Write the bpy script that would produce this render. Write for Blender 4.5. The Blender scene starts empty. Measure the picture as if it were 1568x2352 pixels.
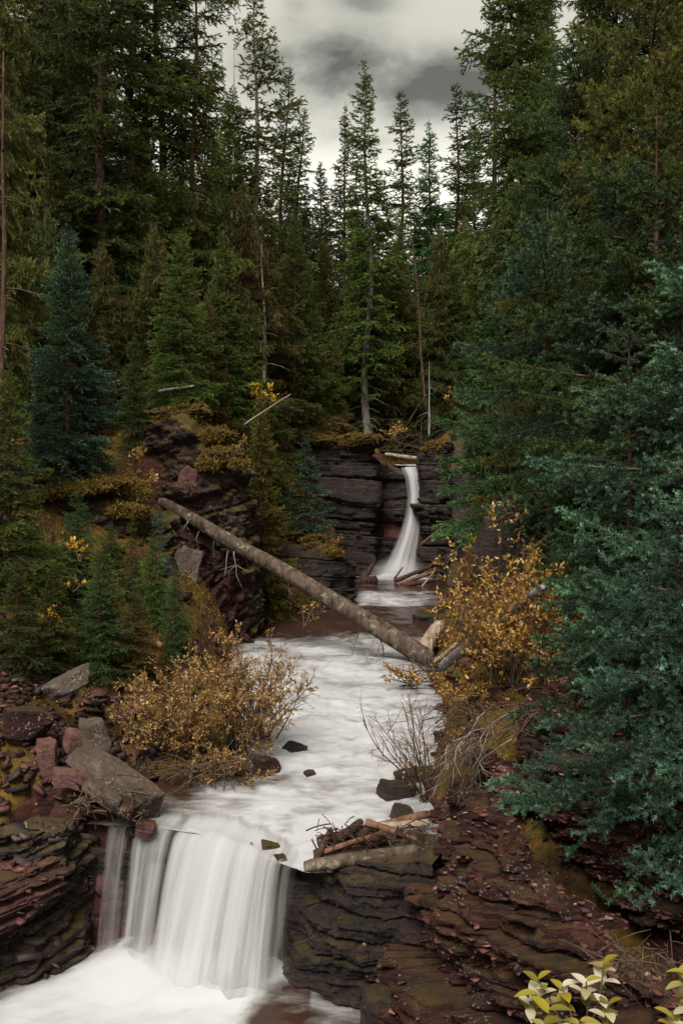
import bpy, math, random
import numpy as np

# ------------------------------------------------------------------ camera, sky, sun
SC = bpy.context.scene
COL = SC.collection
SC.render.engine = 'CYCLES'
SC.cycles.max_bounces = 6
SC.cycles.diffuse_bounces = 2
SC.cycles.volume_bounces = 5
SC.cycles.transparent_max_bounces = 16
SC.cycles.use_denoising = True
SC.cycles.sample_clamp_indirect = 6
F = 2090.0                       # focal length in 1568 x 2352 picture units
CX, CY = 784.0, 1176.0
cam_data = bpy.data.cameras.new('camera')
cam = bpy.data.objects.new('camera', cam_data)
COL.objects.link(cam)
cam.location = (0, 0, 0)
cam.rotation_euler = (math.radians(90), 0, 0)
cam_data.sensor_fit = 'VERTICAL'
cam_data.sensor_height = 36.0
cam_data.lens = 36.0 * F / 2352.0
cam_data.clip_start = 0.05
cam_data.clip_end = 2000
SC.camera = cam
SC.view_settings.view_transform = 'Standard'
SC.view_settings.look = 'None'
SC.view_settings.gamma = 1.0
SC.view_settings.exposure = 0.4

SUN_EL, SUN_AZ = math.radians(50), math.radians(-162)      # azimuth from +Y towards +X
sun_data = bpy.data.lights.new('sun', 'SUN')
sun_data.energy = 4.5
sun_data.angle = math.radians(28)
sun_data.color = (1.0, 0.95, 0.87)
sun = bpy.data.objects.new('sun', sun_data)
COL.objects.link(sun)
sun.location = (0, 0, 60)
from mathutils import Vector, Matrix, Quaternion
sdir = Vector((math.sin(SUN_AZ) * math.cos(SUN_EL), math.cos(SUN_AZ) * math.cos(SUN_EL), math.sin(SUN_EL)))
sun.rotation_euler = (-sdir).to_track_quat('-Z', 'Y').to_euler()

world = bpy.data.worlds.new('World')
SC.world = world
world.use_nodes = True


def build_world():
    nt = world.node_tree
    nt.nodes.clear()
    N, L = nt.nodes, nt.links
    out = N.new('ShaderNodeOutputWorld')
    sky = N.new('ShaderNodeTexSky')
    sky.sky_type = 'NISHITA'
    sky.sun_disc = False
    sky.sun_elevation = SUN_EL
    sky.sun_rotation = SUN_AZ
    bg_sky = N.new('ShaderNodeBackground')
    bg_sky.inputs['Strength'].default_value = 0.05
    L.new(sky.outputs[0], bg_sky.inputs[0])
    tc = N.new('ShaderNodeTexCoord')
    sep = N.new('ShaderNodeSeparateXYZ')
    L.new(tc.outputs['Generated'], sep.inputs[0])

    def math_node(op, a, b=None, clamp=False):
        n = N.new('ShaderNodeMath')
        n.operation = op
        n.use_clamp = clamp
        for i, v in enumerate((a, b)):
            if v is None:
                continue
            if isinstance(v, (int, float)):
                n.inputs[i].default_value = v
            else:
                L.new(v, n.inputs[i])
        return n.outputs[0]
    zc = math_node('ADD', math_node('MAXIMUM', sep.outputs[2], 0.0), 0.12)
    comb = N.new('ShaderNodeCombineXYZ')
    L.new(math_node('DIVIDE', sep.outputs[0], zc), comb.inputs[0])
    L.new(math_node('DIVIDE', sep.outputs[1], zc), comb.inputs[1])
    nz = N.new('ShaderNodeTexNoise')
    nz.inputs['Scale'].default_value = 3.4
    nz.inputs['Detail'].default_value = 6
    nz.inputs['Roughness'].default_value = 0.55
    nz.inputs['Distortion'].default_value = 0.3
    L.new(comb.outputs[0], nz.inputs['Vector'])

    # dark cloud banks low over the forest, each a soft lobe of sky broken up by the noise
    def lobe(px, py, sx, sy):
        ax = math.atan2(px - CX, F)
        el = math.atan2(CY - py, math.hypot(F, px - CX))
        az = N.new('ShaderNodeMath'); az.operation = 'ARCTAN2'
        L.new(sep.outputs[0], az.inputs[0]); L.new(sep.outputs[1], az.inputs[1])
        e = math_node('ARCSINE', sep.outputs[2])
        dx = math_node('DIVIDE', math_node('SUBTRACT', az.outputs[0], ax), sx)
        dy = math_node('DIVIDE', math_node('SUBTRACT', e, el), sy)
        r2 = math_node('ADD', math_node('MULTIPLY', dx, dx), math_node('MULTIPLY', dy, dy))
        r2 = math_node('ADD', r2, math_node('MULTIPLY', math_node('SUBTRACT', nz.outputs['Fac'], 0.5), -5.0))
        return math_node('POWER', 2.718, math_node('MULTIPLY', r2, -1.0))
    l1 = lobe(750, 155, 0.055, 0.026)
    l2 = lobe(1010, 175, 0.065, 0.020)
    l3 = lobe(680, 40, 0.016, 0.02)
    l4 = lobe(830, 5, 0.04, 0.012)
    l5 = lobe(900, 240, 0.14, 0.05)
    dark = math_node('ADD', math_node('MULTIPLY', l1, 3.4), l2)
    dark = math_node('ADD', dark, math_node('MULTIPLY', l3, 0.35))
    dark = math_node('ADD', dark, math_node('MULTIPLY', l4, 0.4))
    dark = math_node('ADD', dark, math_node('MULTIPLY', l5, 0.28))
    dn = math_node('MULTIPLY', dark, math_node('ADD', math_node('MULTIPLY', math_node('SUBTRACT', nz.outputs['Fac'], 0.40), 2.0), 0.6, True), True)
    ramp = N.new('ShaderNodeValToRGB')
    ramp.color_ramp.elements[0].position = 0.0
    ramp.color_ramp.elements[0].color = (0.53, 0.52, 0.45, 1)
    ramp.color_ramp.elements[1].position = 1.0
    ramp.color_ramp.elements[1].color = (0.12, 0.12, 0.11, 1)
    e1 = ramp.color_ramp.elements.new(0.45)
    e1.color = (0.25, 0.25, 0.225, 1)
    L.new(dn, ramp.inputs[0])
    # brighter milky glow of the cloud deck towards the tree line
    low = N.new('ShaderNodeMapRange')
    low.inputs['From Min'].default_value = 0.43
    low.inputs['From Max'].default_value = 0.33
    low.inputs['To Min'].default_value = 1.0
    low.inputs['To Max'].default_value = 1.75
    low.interpolation_type = 'SMOOTHSTEP'
    L.new(sep.outputs[2], low.inputs['Value'])
    bg_c = N.new('ShaderNodeBackground')
    L.new(ramp.outputs[0], bg_c.inputs[0])
    L.new(low.outputs[0], bg_c.inputs[1])
    mixs = N.new('ShaderNodeMixShader')
    # thin places where the blue sky shows through
    gap = math_node('MULTIPLY', lobe(758, 172, 0.028, 0.012), math_node('MULTIPLY', math_node('SUBTRACT', nz.outputs['Fac'], 0.3, True), 0.9))
    gap = math_node('ADD', gap, math_node('MULTIPLY', lobe(728, 200, 0.012, 0.01), 0.3), True)
    L.new(math_node('SUBTRACT', 1.0, gap, True), mixs.inputs[0])
    L.new(bg_sky.outputs[0], mixs.inputs[1])
    L.new(bg_c.outputs[0], mixs.inputs[2])
    L.new(mixs.outputs[0], out.inputs[0])


build_world()


# ------------------------------------------------------------------ helpers
def P(px, py, d):
    """point at distance d along the view whose picture position is px, py"""
    return np.array([(px - CX) / F * d, d, -(py - CY) / F * d])


def _h(ix, iy, iz, seed):
    with np.errstate(over='ignore'):
        h = (ix.astype(np.uint32) * np.uint32(374761393) + iy.astype(np.uint32) * np.uint32(668265263)
             + iz.astype(np.uint32) * np.uint32(2147483647 - 58) + np.uint32((seed * 974634777) & 0xffffffff))
        h = (h ^ (h >> np.uint32(13))) * np.uint32(1274126177)
        h = (h ^ (h >> np.uint32(16))) * np.uint32(2246822519)
        h = h ^ (h >> np.uint32(15))
    return h.astype(np.float64) / 4294967295.0


def hash1(a, b=None, seed=0):
    a = np.asarray(a).astype(np.int64)
    b = np.zeros_like(a) if b is None else np.asarray(b).astype(np.int64)
    return _h(a, b, np.zeros_like(a), seed)


def vnoise(x, y, z, seed=0):
    x, y, z = np.broadcast_arrays(np.asarray(x, float), np.asarray(y, float), np.asarray(z, float))
    ix, iy, iz = np.floor(x).astype(np.int64), np.floor(y).astype(np.int64), np.floor(z).astype(np.int64)
    fx, fy, fz = x - ix, y - iy, z - iz
    fx, fy, fz = [f * f * f * (f * (f * 6 - 15) + 10) for f in (fx, fy, fz)]
    r = 0
    for dx in (0, 1):
        wx = fx if dx else 1 - fx
        for dy in (0, 1):
            wy = fy if dy else 1 - fy
            for dz in (0, 1):
                wz = fz if dz else 1 - fz
                r = r + wx * wy * wz * _h(ix + dx, iy + dy, iz + dz, seed)
    return r * 2 - 1


def fbm(x, y, z, seed=0, octv=4, rough=0.5):
    x, y, z = np.asarray(x, float), np.asarray(y, float), np.asarray(z, float)
    a, s, t = 1.0, 0, 0
    for o in range(octv):
        s = s + a * vnoise(x, y, z, seed + o * 17)
        t += a
        a *= rough
        x, y, z = x * 2.03 + 11.3, y * 2.03 + 5.7, z * 2.03 + 3.1
    return s / t


def new_mesh(name, V, faces, mat=None, parent=None, attrs=None, smooth=False, vattrs=None):
    """faces: (n,3) or (n,4) array, or a list of such arrays"""
    if not isinstance(faces, (list, tuple)):
        faces = [faces]
    V = np.asarray(V, np.float32)
    me = bpy.data.meshes.new(name)
    me.vertices.add(len(V))
    me.vertices.foreach_set('co', V.ravel())
    nl = sum(f.size for f in faces)
    npoly = sum(len(f) for f in faces)
    me.loops.add(nl)
    me.loops.foreach_set('vertex_index', np.concatenate([np.asarray(f, np.int32).ravel() for f in faces]))
    me.polygons.add(npoly)
    tot = np.concatenate([np.full(len(f), f.shape[1], np.int32) for f in faces])
    start = np.concatenate([[0], np.cumsum(tot)[:-1]]).astype(np.int32)
    me.polygons.foreach_set('loop_start', start)
    try:
        me.polygons.foreach_set('loop_total', tot)
    except Exception:
        pass
    if smooth:
        me.polygons.foreach_set('use_smooth', np.ones(npoly, bool))
    for k, v in (attrs or {}).items():
        a = me.attributes.new(k, 'FLOAT', 'POINT')
        a.data.foreach_set('value', np.asarray(v, np.float32).ravel())
    for k, v in (vattrs or {}).items():
        a = me.attributes.new(k, 'FLOAT_VECTOR', 'POINT')
        a.data.foreach_set('vector', np.asarray(v, np.float32).ravel())
    me.update(calc_edges=True)
    me.validate()
    if mat is not None:
        me.materials.append(mat)
    o = bpy.data.objects.new(name, me)
    COL.objects.link(o)
    if parent is not None:
        o.parent = parent
    return o


def tag(o, label=None, cat=None, group=None, kind=None):
    if label: o['label'] = label
    if cat: o['category'] = cat
    if group: o['group'] = group
    if kind: o['kind'] = kind
    return o


def empty(name, loc=(0, 0, 0), label=None, cat=None, group=None):
    o = bpy.data.objects.new(name, None)
    o.empty_display_size = 0.2
    COL.objects.link(o)
    o.location = loc
    return tag(o, label, cat, group)


def grid_faces(nu, nv):
    i = np.arange((nu - 1) * (nv - 1))
    a = (i // (nv - 1)) * nv + i % (nv - 1)
    return np.stack([a, a + nv, a + nv + 1, a + 1], 1)


class Bag:
    """collects pieces of one mesh"""
    def __init__(s):
        s.v, s.f3, s.f4, s.t, s.n = [], [], [], [], 0

    def add(s, V, f3=None, f4=None, t=0.0):
        V = np.asarray(V, float).reshape(-1, 3)
        if f3 is not None and len(f3): s.f3.append(np.asarray(f3) + s.n)
        if f4 is not None and len(f4): s.f4.append(np.asarray(f4) + s.n)
        s.v.append(V)
        s.t.append(np.broadcast_to(np.asarray(t, float), (len(V),)))
        s.n += len(V)

    def build(s, name, mat, parent=None, smooth=False):
        fs = []
        if s.f3: fs.append(np.concatenate(s.f3))
        if s.f4: fs.append(np.concatenate(s.f4))
        return new_mesh(name, np.concatenate(s.v), fs, mat, parent, {'tint': np.concatenate(s.t)}, smooth)


def tube(bag, pts, rad, sides=6, t=0.0, cap=True, rough=0.0, seed=0):
    pts = np.asarray(pts, float)
    n = len(pts)
    rad = np.broadcast_to(np.asarray(rad, float), (n,))
    tan = np.gradient(pts, axis=0)
    tan /= np.linalg.norm(tan, axis=1)[:, None] + 1e-9
    ref = np.array([0, 0, 1.0]) if abs(tan[0][2]) < 0.9 else np.array([1.0, 0, 0])
    a = np.cross(tan, ref); a /= np.linalg.norm(a, axis=1)[:, None] + 1e-9
    b = np.cross(tan, a)
    th = np.linspace(0, 2 * math.pi, sides, endpoint=False)
    R = rad[:, None] * np.ones(sides)[None, :]
    if rough:
        c = np.cos(th)[None, :] * 2; s_ = np.sin(th)[None, :] * 2
        L = np.concatenate([[0], np.cumsum(np.linalg.norm(np.diff(pts, axis=0), axis=1))])[:, None]
        R = R * (1 + rough * fbm(c * 1.3, s_ * 1.3, L / max(rad.max(), 1e-3) * 0.10, seed, 4, 0.6))
    V = pts[:, None, :] + R[:, :, None] * (np.cos(th)[None, :, None] * a[:, None, :] + np.sin(th)[None, :, None] * b[:, None, :])
    V = V.reshape(-1, 3)
    i = np.arange(n - 1)[:, None] * sides
    j = np.arange(sides)[None, :]
    k = (j + 1) % sides
    f4 = np.stack([i + j, i + k, i + k + sides, i + j + sides], 2).reshape(-1, 4)
    f3 = []
    if cap:
        V = np.concatenate([V, pts[:1], pts[-1:]])
        c0, c1 = n * sides, n * sides + 1
        for q in range(sides):
            f3.append([c0, (q + 1) % sides, q])
            f3.append([c1, (n - 1) * sides + q, (n - 1) * sides + (q + 1) % sides])
    bag.add(V, f3 if f3 else None, f4, t)


# ------------------------------------------------------------------ materials
class Mat:
    def __init__(s, name):
        s.m = bpy.data.materials.new(name)
        s.m.use_nodes = True
        s.nt = s.m.node_tree
        s.N, s.L = s.nt.nodes, s.nt.links
        s.bsdf = s.N['Principled BSDF']
        s.out = s.N['Material Output']
        s.tc = s.N.new('ShaderNodeTexCoord')

    def set(s, **k):
        for n, v in k.items():
            s.bsdf.inputs[n.replace('_', ' ')].default_value = v

    def noise(s, scale, detail=4, rough=0.55, vec=None, sc=None, dist=0.0):
        n = s.N.new('ShaderNodeTexNoise')
        n.inputs['Scale'].default_value = scale
        n.inputs['Detail'].default_value = detail
        n.inputs['Roughness'].default_value = rough
        n.inputs['Distortion'].default_value = dist
        v = vec or s.tc.outputs['Object']
        if sc:
            mp = s.N.new('ShaderNodeMapping')
            mp.inputs['Scale'].default_value = sc
            s.L.new(v, mp.inputs[0])
            v = mp.outputs[0]
        s.L.new(v, n.inputs['Vector'])
        return n.outputs['Fac']

    def voronoi(s, scale, out='Distance', sc=None, feature='F1'):
        n = s.N.new('ShaderNodeTexVoronoi')
        n.feature = feature
        n.inputs['Scale'].default_value = scale
        v = s.tc.outputs['Object']
        if sc:
            mp = s.N.new('ShaderNodeMapping')
            mp.inputs['Scale'].default_value = sc
            s.L.new(v, mp.inputs[0])
            v = mp.outputs[0]
        s.L.new(v, n.inputs['Vector'])
        return n.outputs[out]

    def ramp(s, fac, stops, interp='LINEAR'):
        n = s.N.new('ShaderNodeValToRGB')
        n.color_ramp.interpolation = interp
        el = n.color_ramp.elements
        while len(el) < len(stops):
            el.new(0.5)
        for e, (p, c) in zip(el, stops):
            e.position = p
            e.color = (c, c, c, 1) if isinstance(c, (int, float)) else (*c, 1)
        s.L.new(fac, n.inputs[0])
        return n.outputs[0]

    def mix(s, fac, a, b, mode='MIX'):
        n = s.N.new('ShaderNodeMix')
        n.data_type = 'RGBA'
        n.blend_type = mode
        for i, v in ((0, fac), (6, a), (7, b)):
            if isinstance(v, (int, float)):
                n.inputs[i].default_value = v
            elif isinstance(v, tuple):
                n.inputs[i].default_value = (*v, 1)
            else:
                s.L.new(v, n.inputs[i])
        return n.outputs[2]

    def math(s, op, a, b=None, clamp=False):
        n = s.N.new('ShaderNodeMath')
        n.operation = op
        n.use_clamp = clamp
        for i, v in enumerate((a, b)):
            if v is None: continue
            if isinstance(v, (int, float)): n.inputs[i].default_value = v
            else: s.L.new(v, n.inputs[i])
        return n.outputs[0]

    def attr(s, name, o='Fac'):
        n = s.N.new('ShaderNodeAttribute')
        n.attribute_name = name
        return n.outputs[o]

    def color(s, c):
        s.L.new(c, s.bsdf.inputs['Base Color'])

    def bump(s, h, strength=0.5, dist=0.02):
        n = s.N.new('ShaderNodeBump')
        n.inputs['Strength'].default_value = strength
        n.inputs['Distance'].default_value = dist
        s.L.new(h, n.inputs['Height'])
        s.L.new(n.outputs[0], s.bsdf.inputs['Normal'])
        return n.outputs[0]

    def normal_z(s):
        g = s.N.new('ShaderNodeNewGeometry')
        sp = s.N.new('ShaderNodeSeparateXYZ')
        s.L.new(g.outputs['Normal'], sp.inputs[0])
        return sp.outputs[2]


NEEDLES = dict(      # needle colour of each kind of spruce, and how much paler its young tips are
    green=((0.078, 0.112, 0.020), 2.2), blue=((0.046, 0.090, 0.052), 3.7), teal=((0.054, 0.104, 0.034), 2.3),
    olive=((0.088, 0.090, 0.018), 2.2), dark=((0.046, 0.064, 0.017), 2.3), brown=((0.104, 0.080, 0.018), 1.9))


def needle_mat(name, trans=0.34):
    """spruce needles; the object's own colour gives the kind"""
    m = Mat(name)
    t = m.attr('tint')
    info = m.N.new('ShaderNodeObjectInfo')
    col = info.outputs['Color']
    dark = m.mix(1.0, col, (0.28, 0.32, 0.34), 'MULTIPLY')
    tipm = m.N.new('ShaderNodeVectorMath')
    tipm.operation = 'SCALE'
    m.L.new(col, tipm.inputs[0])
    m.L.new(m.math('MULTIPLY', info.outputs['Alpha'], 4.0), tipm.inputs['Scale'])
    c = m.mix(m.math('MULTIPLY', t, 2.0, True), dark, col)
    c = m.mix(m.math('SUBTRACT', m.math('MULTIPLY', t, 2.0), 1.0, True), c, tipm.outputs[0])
    n = m.noise(0.9, 3)
    c = m.mix(m.ramp(n, [(0.35, 0.0), (0.7, 0.75)]), c, m.mix(1.0, c, (0.80, 0.72, 0.5), 'MULTIPLY'))
    hs = m.N.new('ShaderNodeHueSaturation')
    m.L.new(c, hs.inputs['Color'])
    m.L.new(m.math('ADD', m.math('MULTIPLY', info.outputs['Random'], 0.5), 0.75), hs.inputs['Value'])
    m.L.new(m.math('ADD', m.math('MULTIPLY', info.outputs['Random'], 0.05), 0.475), hs.inputs['Hue'])
    c = hs.outputs[0]
    m.color(c)
    m.set(Roughness=0.65)
    m.bsdf.inputs['Specular IOR Level'].default_value = 0.25
    tr = m.N.new('ShaderNodeBsdfTranslucent')
    m.L.new(c, tr.inputs['Color'])
    mx = m.N.new('ShaderNodeMixShader')
    mx.inputs[0].default_value = trans
    m.L.new(m.bsdf.outputs[0], mx.inputs[1])
    m.L.new(tr.outputs[0], mx.inputs[2])
    m.L.new(mx.outputs[0], m.out.inputs[0])
    return m.m


def leaf_mat(name, stops, trans=0.35, rough=0.5):
    m = Mat(name)
    c = m.ramp(m.attr('tint'), stops)
    m.color(c)
    m.set(Roughness=rough)
    m.bsdf.inputs['Specular IOR Level'].default_value = 0.3
    tr = m.N.new('ShaderNodeBsdfTranslucent')
    m.L.new(c, tr.inputs['Color'])
    mx = m.N.new('ShaderNodeMixShader')
    mx.inputs[0].default_value = trans
    m.L.new(m.bsdf.outputs[0], mx.inputs[1])
    m.L.new(tr.outputs[0], mx.inputs[2])
    m.L.new(mx.outputs[0], m.out.inputs[0])
    return m.m


def bark_mat(name, a, b, lichen=0.0):
    m = Mat(name)
    n = m.noise(9, 6, 0.65, sc=(1, 1, 0.3))
    c = m.ramp(n, [(0.3, a), (0.7, b)])
    if lichen:
        l = m.ramp(m.noise(5, 5, 0.7), [(0.56, 0.0), (0.64, 1.0)])
        c = m.mix(m.math('MULTIPLY', l, lichen), c, (0.30, 0.31, 0.24))
    m.color(c)
    m.set(Roughness=0.9)
    m.bsdf.inputs['Specular IOR Level'].default_value = 0.15
    m.bump(m.math('ADD', n, m.voronoi(14, sc=(1, 1, 0.35))), 0.8, 0.03)
    return m.m


def rock_mat(name, cols, lichen=0.5, moss=0.6, wet=0.0, strata=1.0, tilt=0.0, reach=0.80):
    """cols: three stone colours from dark to light"""
    m = Mat(name)
    mp = m.N.new('ShaderNodeMapping')
    mp.inputs['Rotation'].default_value = (0, tilt, 0.3)
    mp.inputs['Scale'].default_value = (1, 1, 1 + 7 * strata)
    m.L.new(m.tc.outputs['Object'], mp.inputs[0])
    n1 = m.noise(1.6, 8, 0.62, vec=mp.outputs[0], dist=0.4)
    n2 = m.noise(1.1, 5, 0.6)
    n3 = m.noise(22, 5, 0.7)
    c = m.ramp(n1, [(0.28, cols[0]), (0.5, cols[1]), (0.72, cols[2])])
    c = m.mix(m.ramp(n2, [(0.4, 0.0), (0.65, 0.8)]), c, m.mix(1.0, c, (0.55, 0.52, 0.55), 'MULTIPLY'))
    c = m.mix(m.ramp(n3, [(0.35, 0.7), (0.6, 0.0)]), c, m.mix(1.0, c, (0.4, 0.4, 0.4), 'MULTIPLY'))
    c = m.mix(m.ramp(m.noise(9, 8, 0.75, sc=(1, 1, 1 + 2.5 * strata)), [(0.54, 0.0), (0.70, 0.55)]), c, m.mix(1.0, c, (2.2, 2.0, 1.9), 'MULTIPLY'))
    if lichen:
        v = m.voronoi(26)
        l = m.math('MULTIPLY', m.ramp(v, [(0.22, 1.0), (0.36, 0.0)]), m.ramp(m.noise(2.2, 4, 0.6), [(0.52, 0.0), (0.62, 1.0)]))
        c = m.mix(m.math('MULTIPLY', l, lichen), c, (0.27, 0.27, 0.24))
    if moss:
        nz = m.normal_z()
        mo = m.ramp(m.math('ADD', m.math('MULTIPLY', nz, 0.6), m.math('MULTIPLY', m.noise(3.2, 6, 0.65), 0.9)), [(reach, 0.0), (reach + 0.13, 1.0)])
        mc = m.ramp(m.noise(6, 4), [(0.3, (0.030, 0.030, 0.006)), (0.55, (0.10, 0.068, 0.012)), (0.75, (0.19, 0.10, 0.018))])
        c = m.mix(m.math('MULTIPLY', mo, moss), c, mc)
    m.color(c)
    m.set(Roughness=0.85 - 0.45 * wet)
    m.bsdf.inputs['Specular IOR Level'].default_value = 0.25 + 0.3 * wet
    n4 = m.noise(7, 9, 0.75, sc=(1, 1, 1 + strata))
    m.bump(m.math('ADD', m.math('ADD', n1, m.math('MULTIPLY', n4, 0.9)), m.math('MULTIPLY', n3, 0.4)), 1.0, 0.10)
    return m.m


def ground_mat():
    m = Mat('ground')
    n1, n2, n3 = m.noise(0.9, 6, 0.6), m.noise(7, 6, 0.65), m.noise(40, 4, 0.7)
    moss = m.ramp(n2, [(0.3, (0.020, 0.018, 0.005)), (0.5, (0.085, 0.054, 0.011)), (0.72, (0.17, 0.092, 0.018))])
    dirt = m.ramp(n2, [(0.3, (0.018, 0.010, 0.007)), (0.7, (0.06, 0.034, 0.022))])
    c = m.mix(m.ramp(n1, [(0.34, 0.0), (0.52, 1.0)]), dirt, moss)
    c = m.mix(m.ramp(n3, [(0.55, 0.0), (0.72, 0.6)]), c, (0.12, 0.07, 0.035))
    nz = m.normal_z()
    rock = m.ramp(m.noise(2, 7, 0.65, sc=(1, 1, 6)), [(0.3, (0.022, 0.012, 0.011)), (0.6, (0.085, 0.036, 0.030)), (0.75, (0.15, 0.075, 0.06))])
    c = m.mix(m.ramp(m.math('ADD', nz, m.math('MULTIPLY', m.math('SUBTRACT', n1, 0.5), 0.8)), [(0.42, 1.0), (0.62, 0.0)]), c, rock)
    m.color(c)
    m.set(Roughness=0.95)
    m.bsdf.inputs['Specular IOR Level'].default_value = 0.1
    m.bump(m.math('ADD', n2, m.math('MULTIPLY', n3, 0.4)), 1.0, 0.06)
    return m.m


def water_mat(name, curtain=False):
    m = Mat(name)
    foam = m.attr('foam')
    flow = m.attr('flow', 'Vector')
    if curtain:
        a = m.noise(1.0, 5, 0.62, vec=flow, sc=(4.0, 0.22, 1))
        b = m.noise(1.0, 4, 0.6, vec=flow, sc=(13, 0.35, 1))
    else:
        a = m.noise(1.0, 5, 0.6, vec=flow, sc=(1.0, 1.7, 1), dist=0.8)
        b = m.noise(1.0, 4, 0.6, vec=flow, sc=(3.0, 5.5, 1), dist=1.0)
    n = m.math('ADD', m.math('MULTIPLY', m.math('SUBTRACT', a, 0.5), 1.7 if curtain else 1.25), m.math('MULTIPLY', m.math('SUBTRACT', b, 0.5), 0.5 if curtain else 0.7))
    f = m.math('ADD', foam, n)
    fac = m.ramp(f, [(0.15, 0.0), (0.85, 1.0)])
    white = m.N.new('ShaderNodeBsdfDiffuse')
    m.L.new(m.ramp(m.math('MULTIPLY', f, 0.7), [(0.1, (0.17, 0.152, 0.140)), (0.42, (0.33, 0.325, 0.325)), (0.85, (0.44, 0.445, 0.46))] if curtain else [(0.1, (0.13, 0.115, 0.106)), (0.42, (0.30, 0.297, 0.298)), (0.85, (0.405, 0.41, 0.425))]), white.inputs['Color'])
    bp = m.N.new('ShaderNodeBump')
    bp.inputs['Strength'].default_value = 0.10
    bp.inputs['Distance'].default_value = 0.12
    m.L.new(n, bp.inputs['Height'])
    m.L.new(bp.outputs[0], white.inputs['Normal'])
    m.bsdf.inputs['Base Color'].default_value = (0.034, 0.017, 0.012, 1)
    m.bsdf.inputs['Roughness'].default_value = 0.22
    m.L.new(bp.outputs[0], m.bsdf.inputs['Normal'])
    mx = m.N.new('ShaderNodeMixShader')
    m.L.new(fac, mx.inputs[0])
    if curtain:
        tr = m.N.new('ShaderNodeBsdfTransparent')
        m.L.new(tr.outputs[0], mx.inputs[1])
        tl = m.N.new('ShaderNodeBsdfTranslucent')
        tl.inputs['Color'].default_value = (0.8, 0.8, 0.8, 1)
        w = m.N.new('ShaderNodeMixShader')
        w.inputs[0].default_value = 0.25
        m.L.new(white.outputs[0], w.inputs[1]); m.L.new(tl.outputs[0], w.inputs[2])
        m.L.new(w.outputs[0], mx.inputs[2])
    else:
        m.L.new(m.bsdf.outputs[0], mx.inputs[1])
        m.L.new(white.outputs[0], mx.inputs[2])
    m.L.new(mx.outputs[0], m.out.inputs[0])
    return m.m


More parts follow.
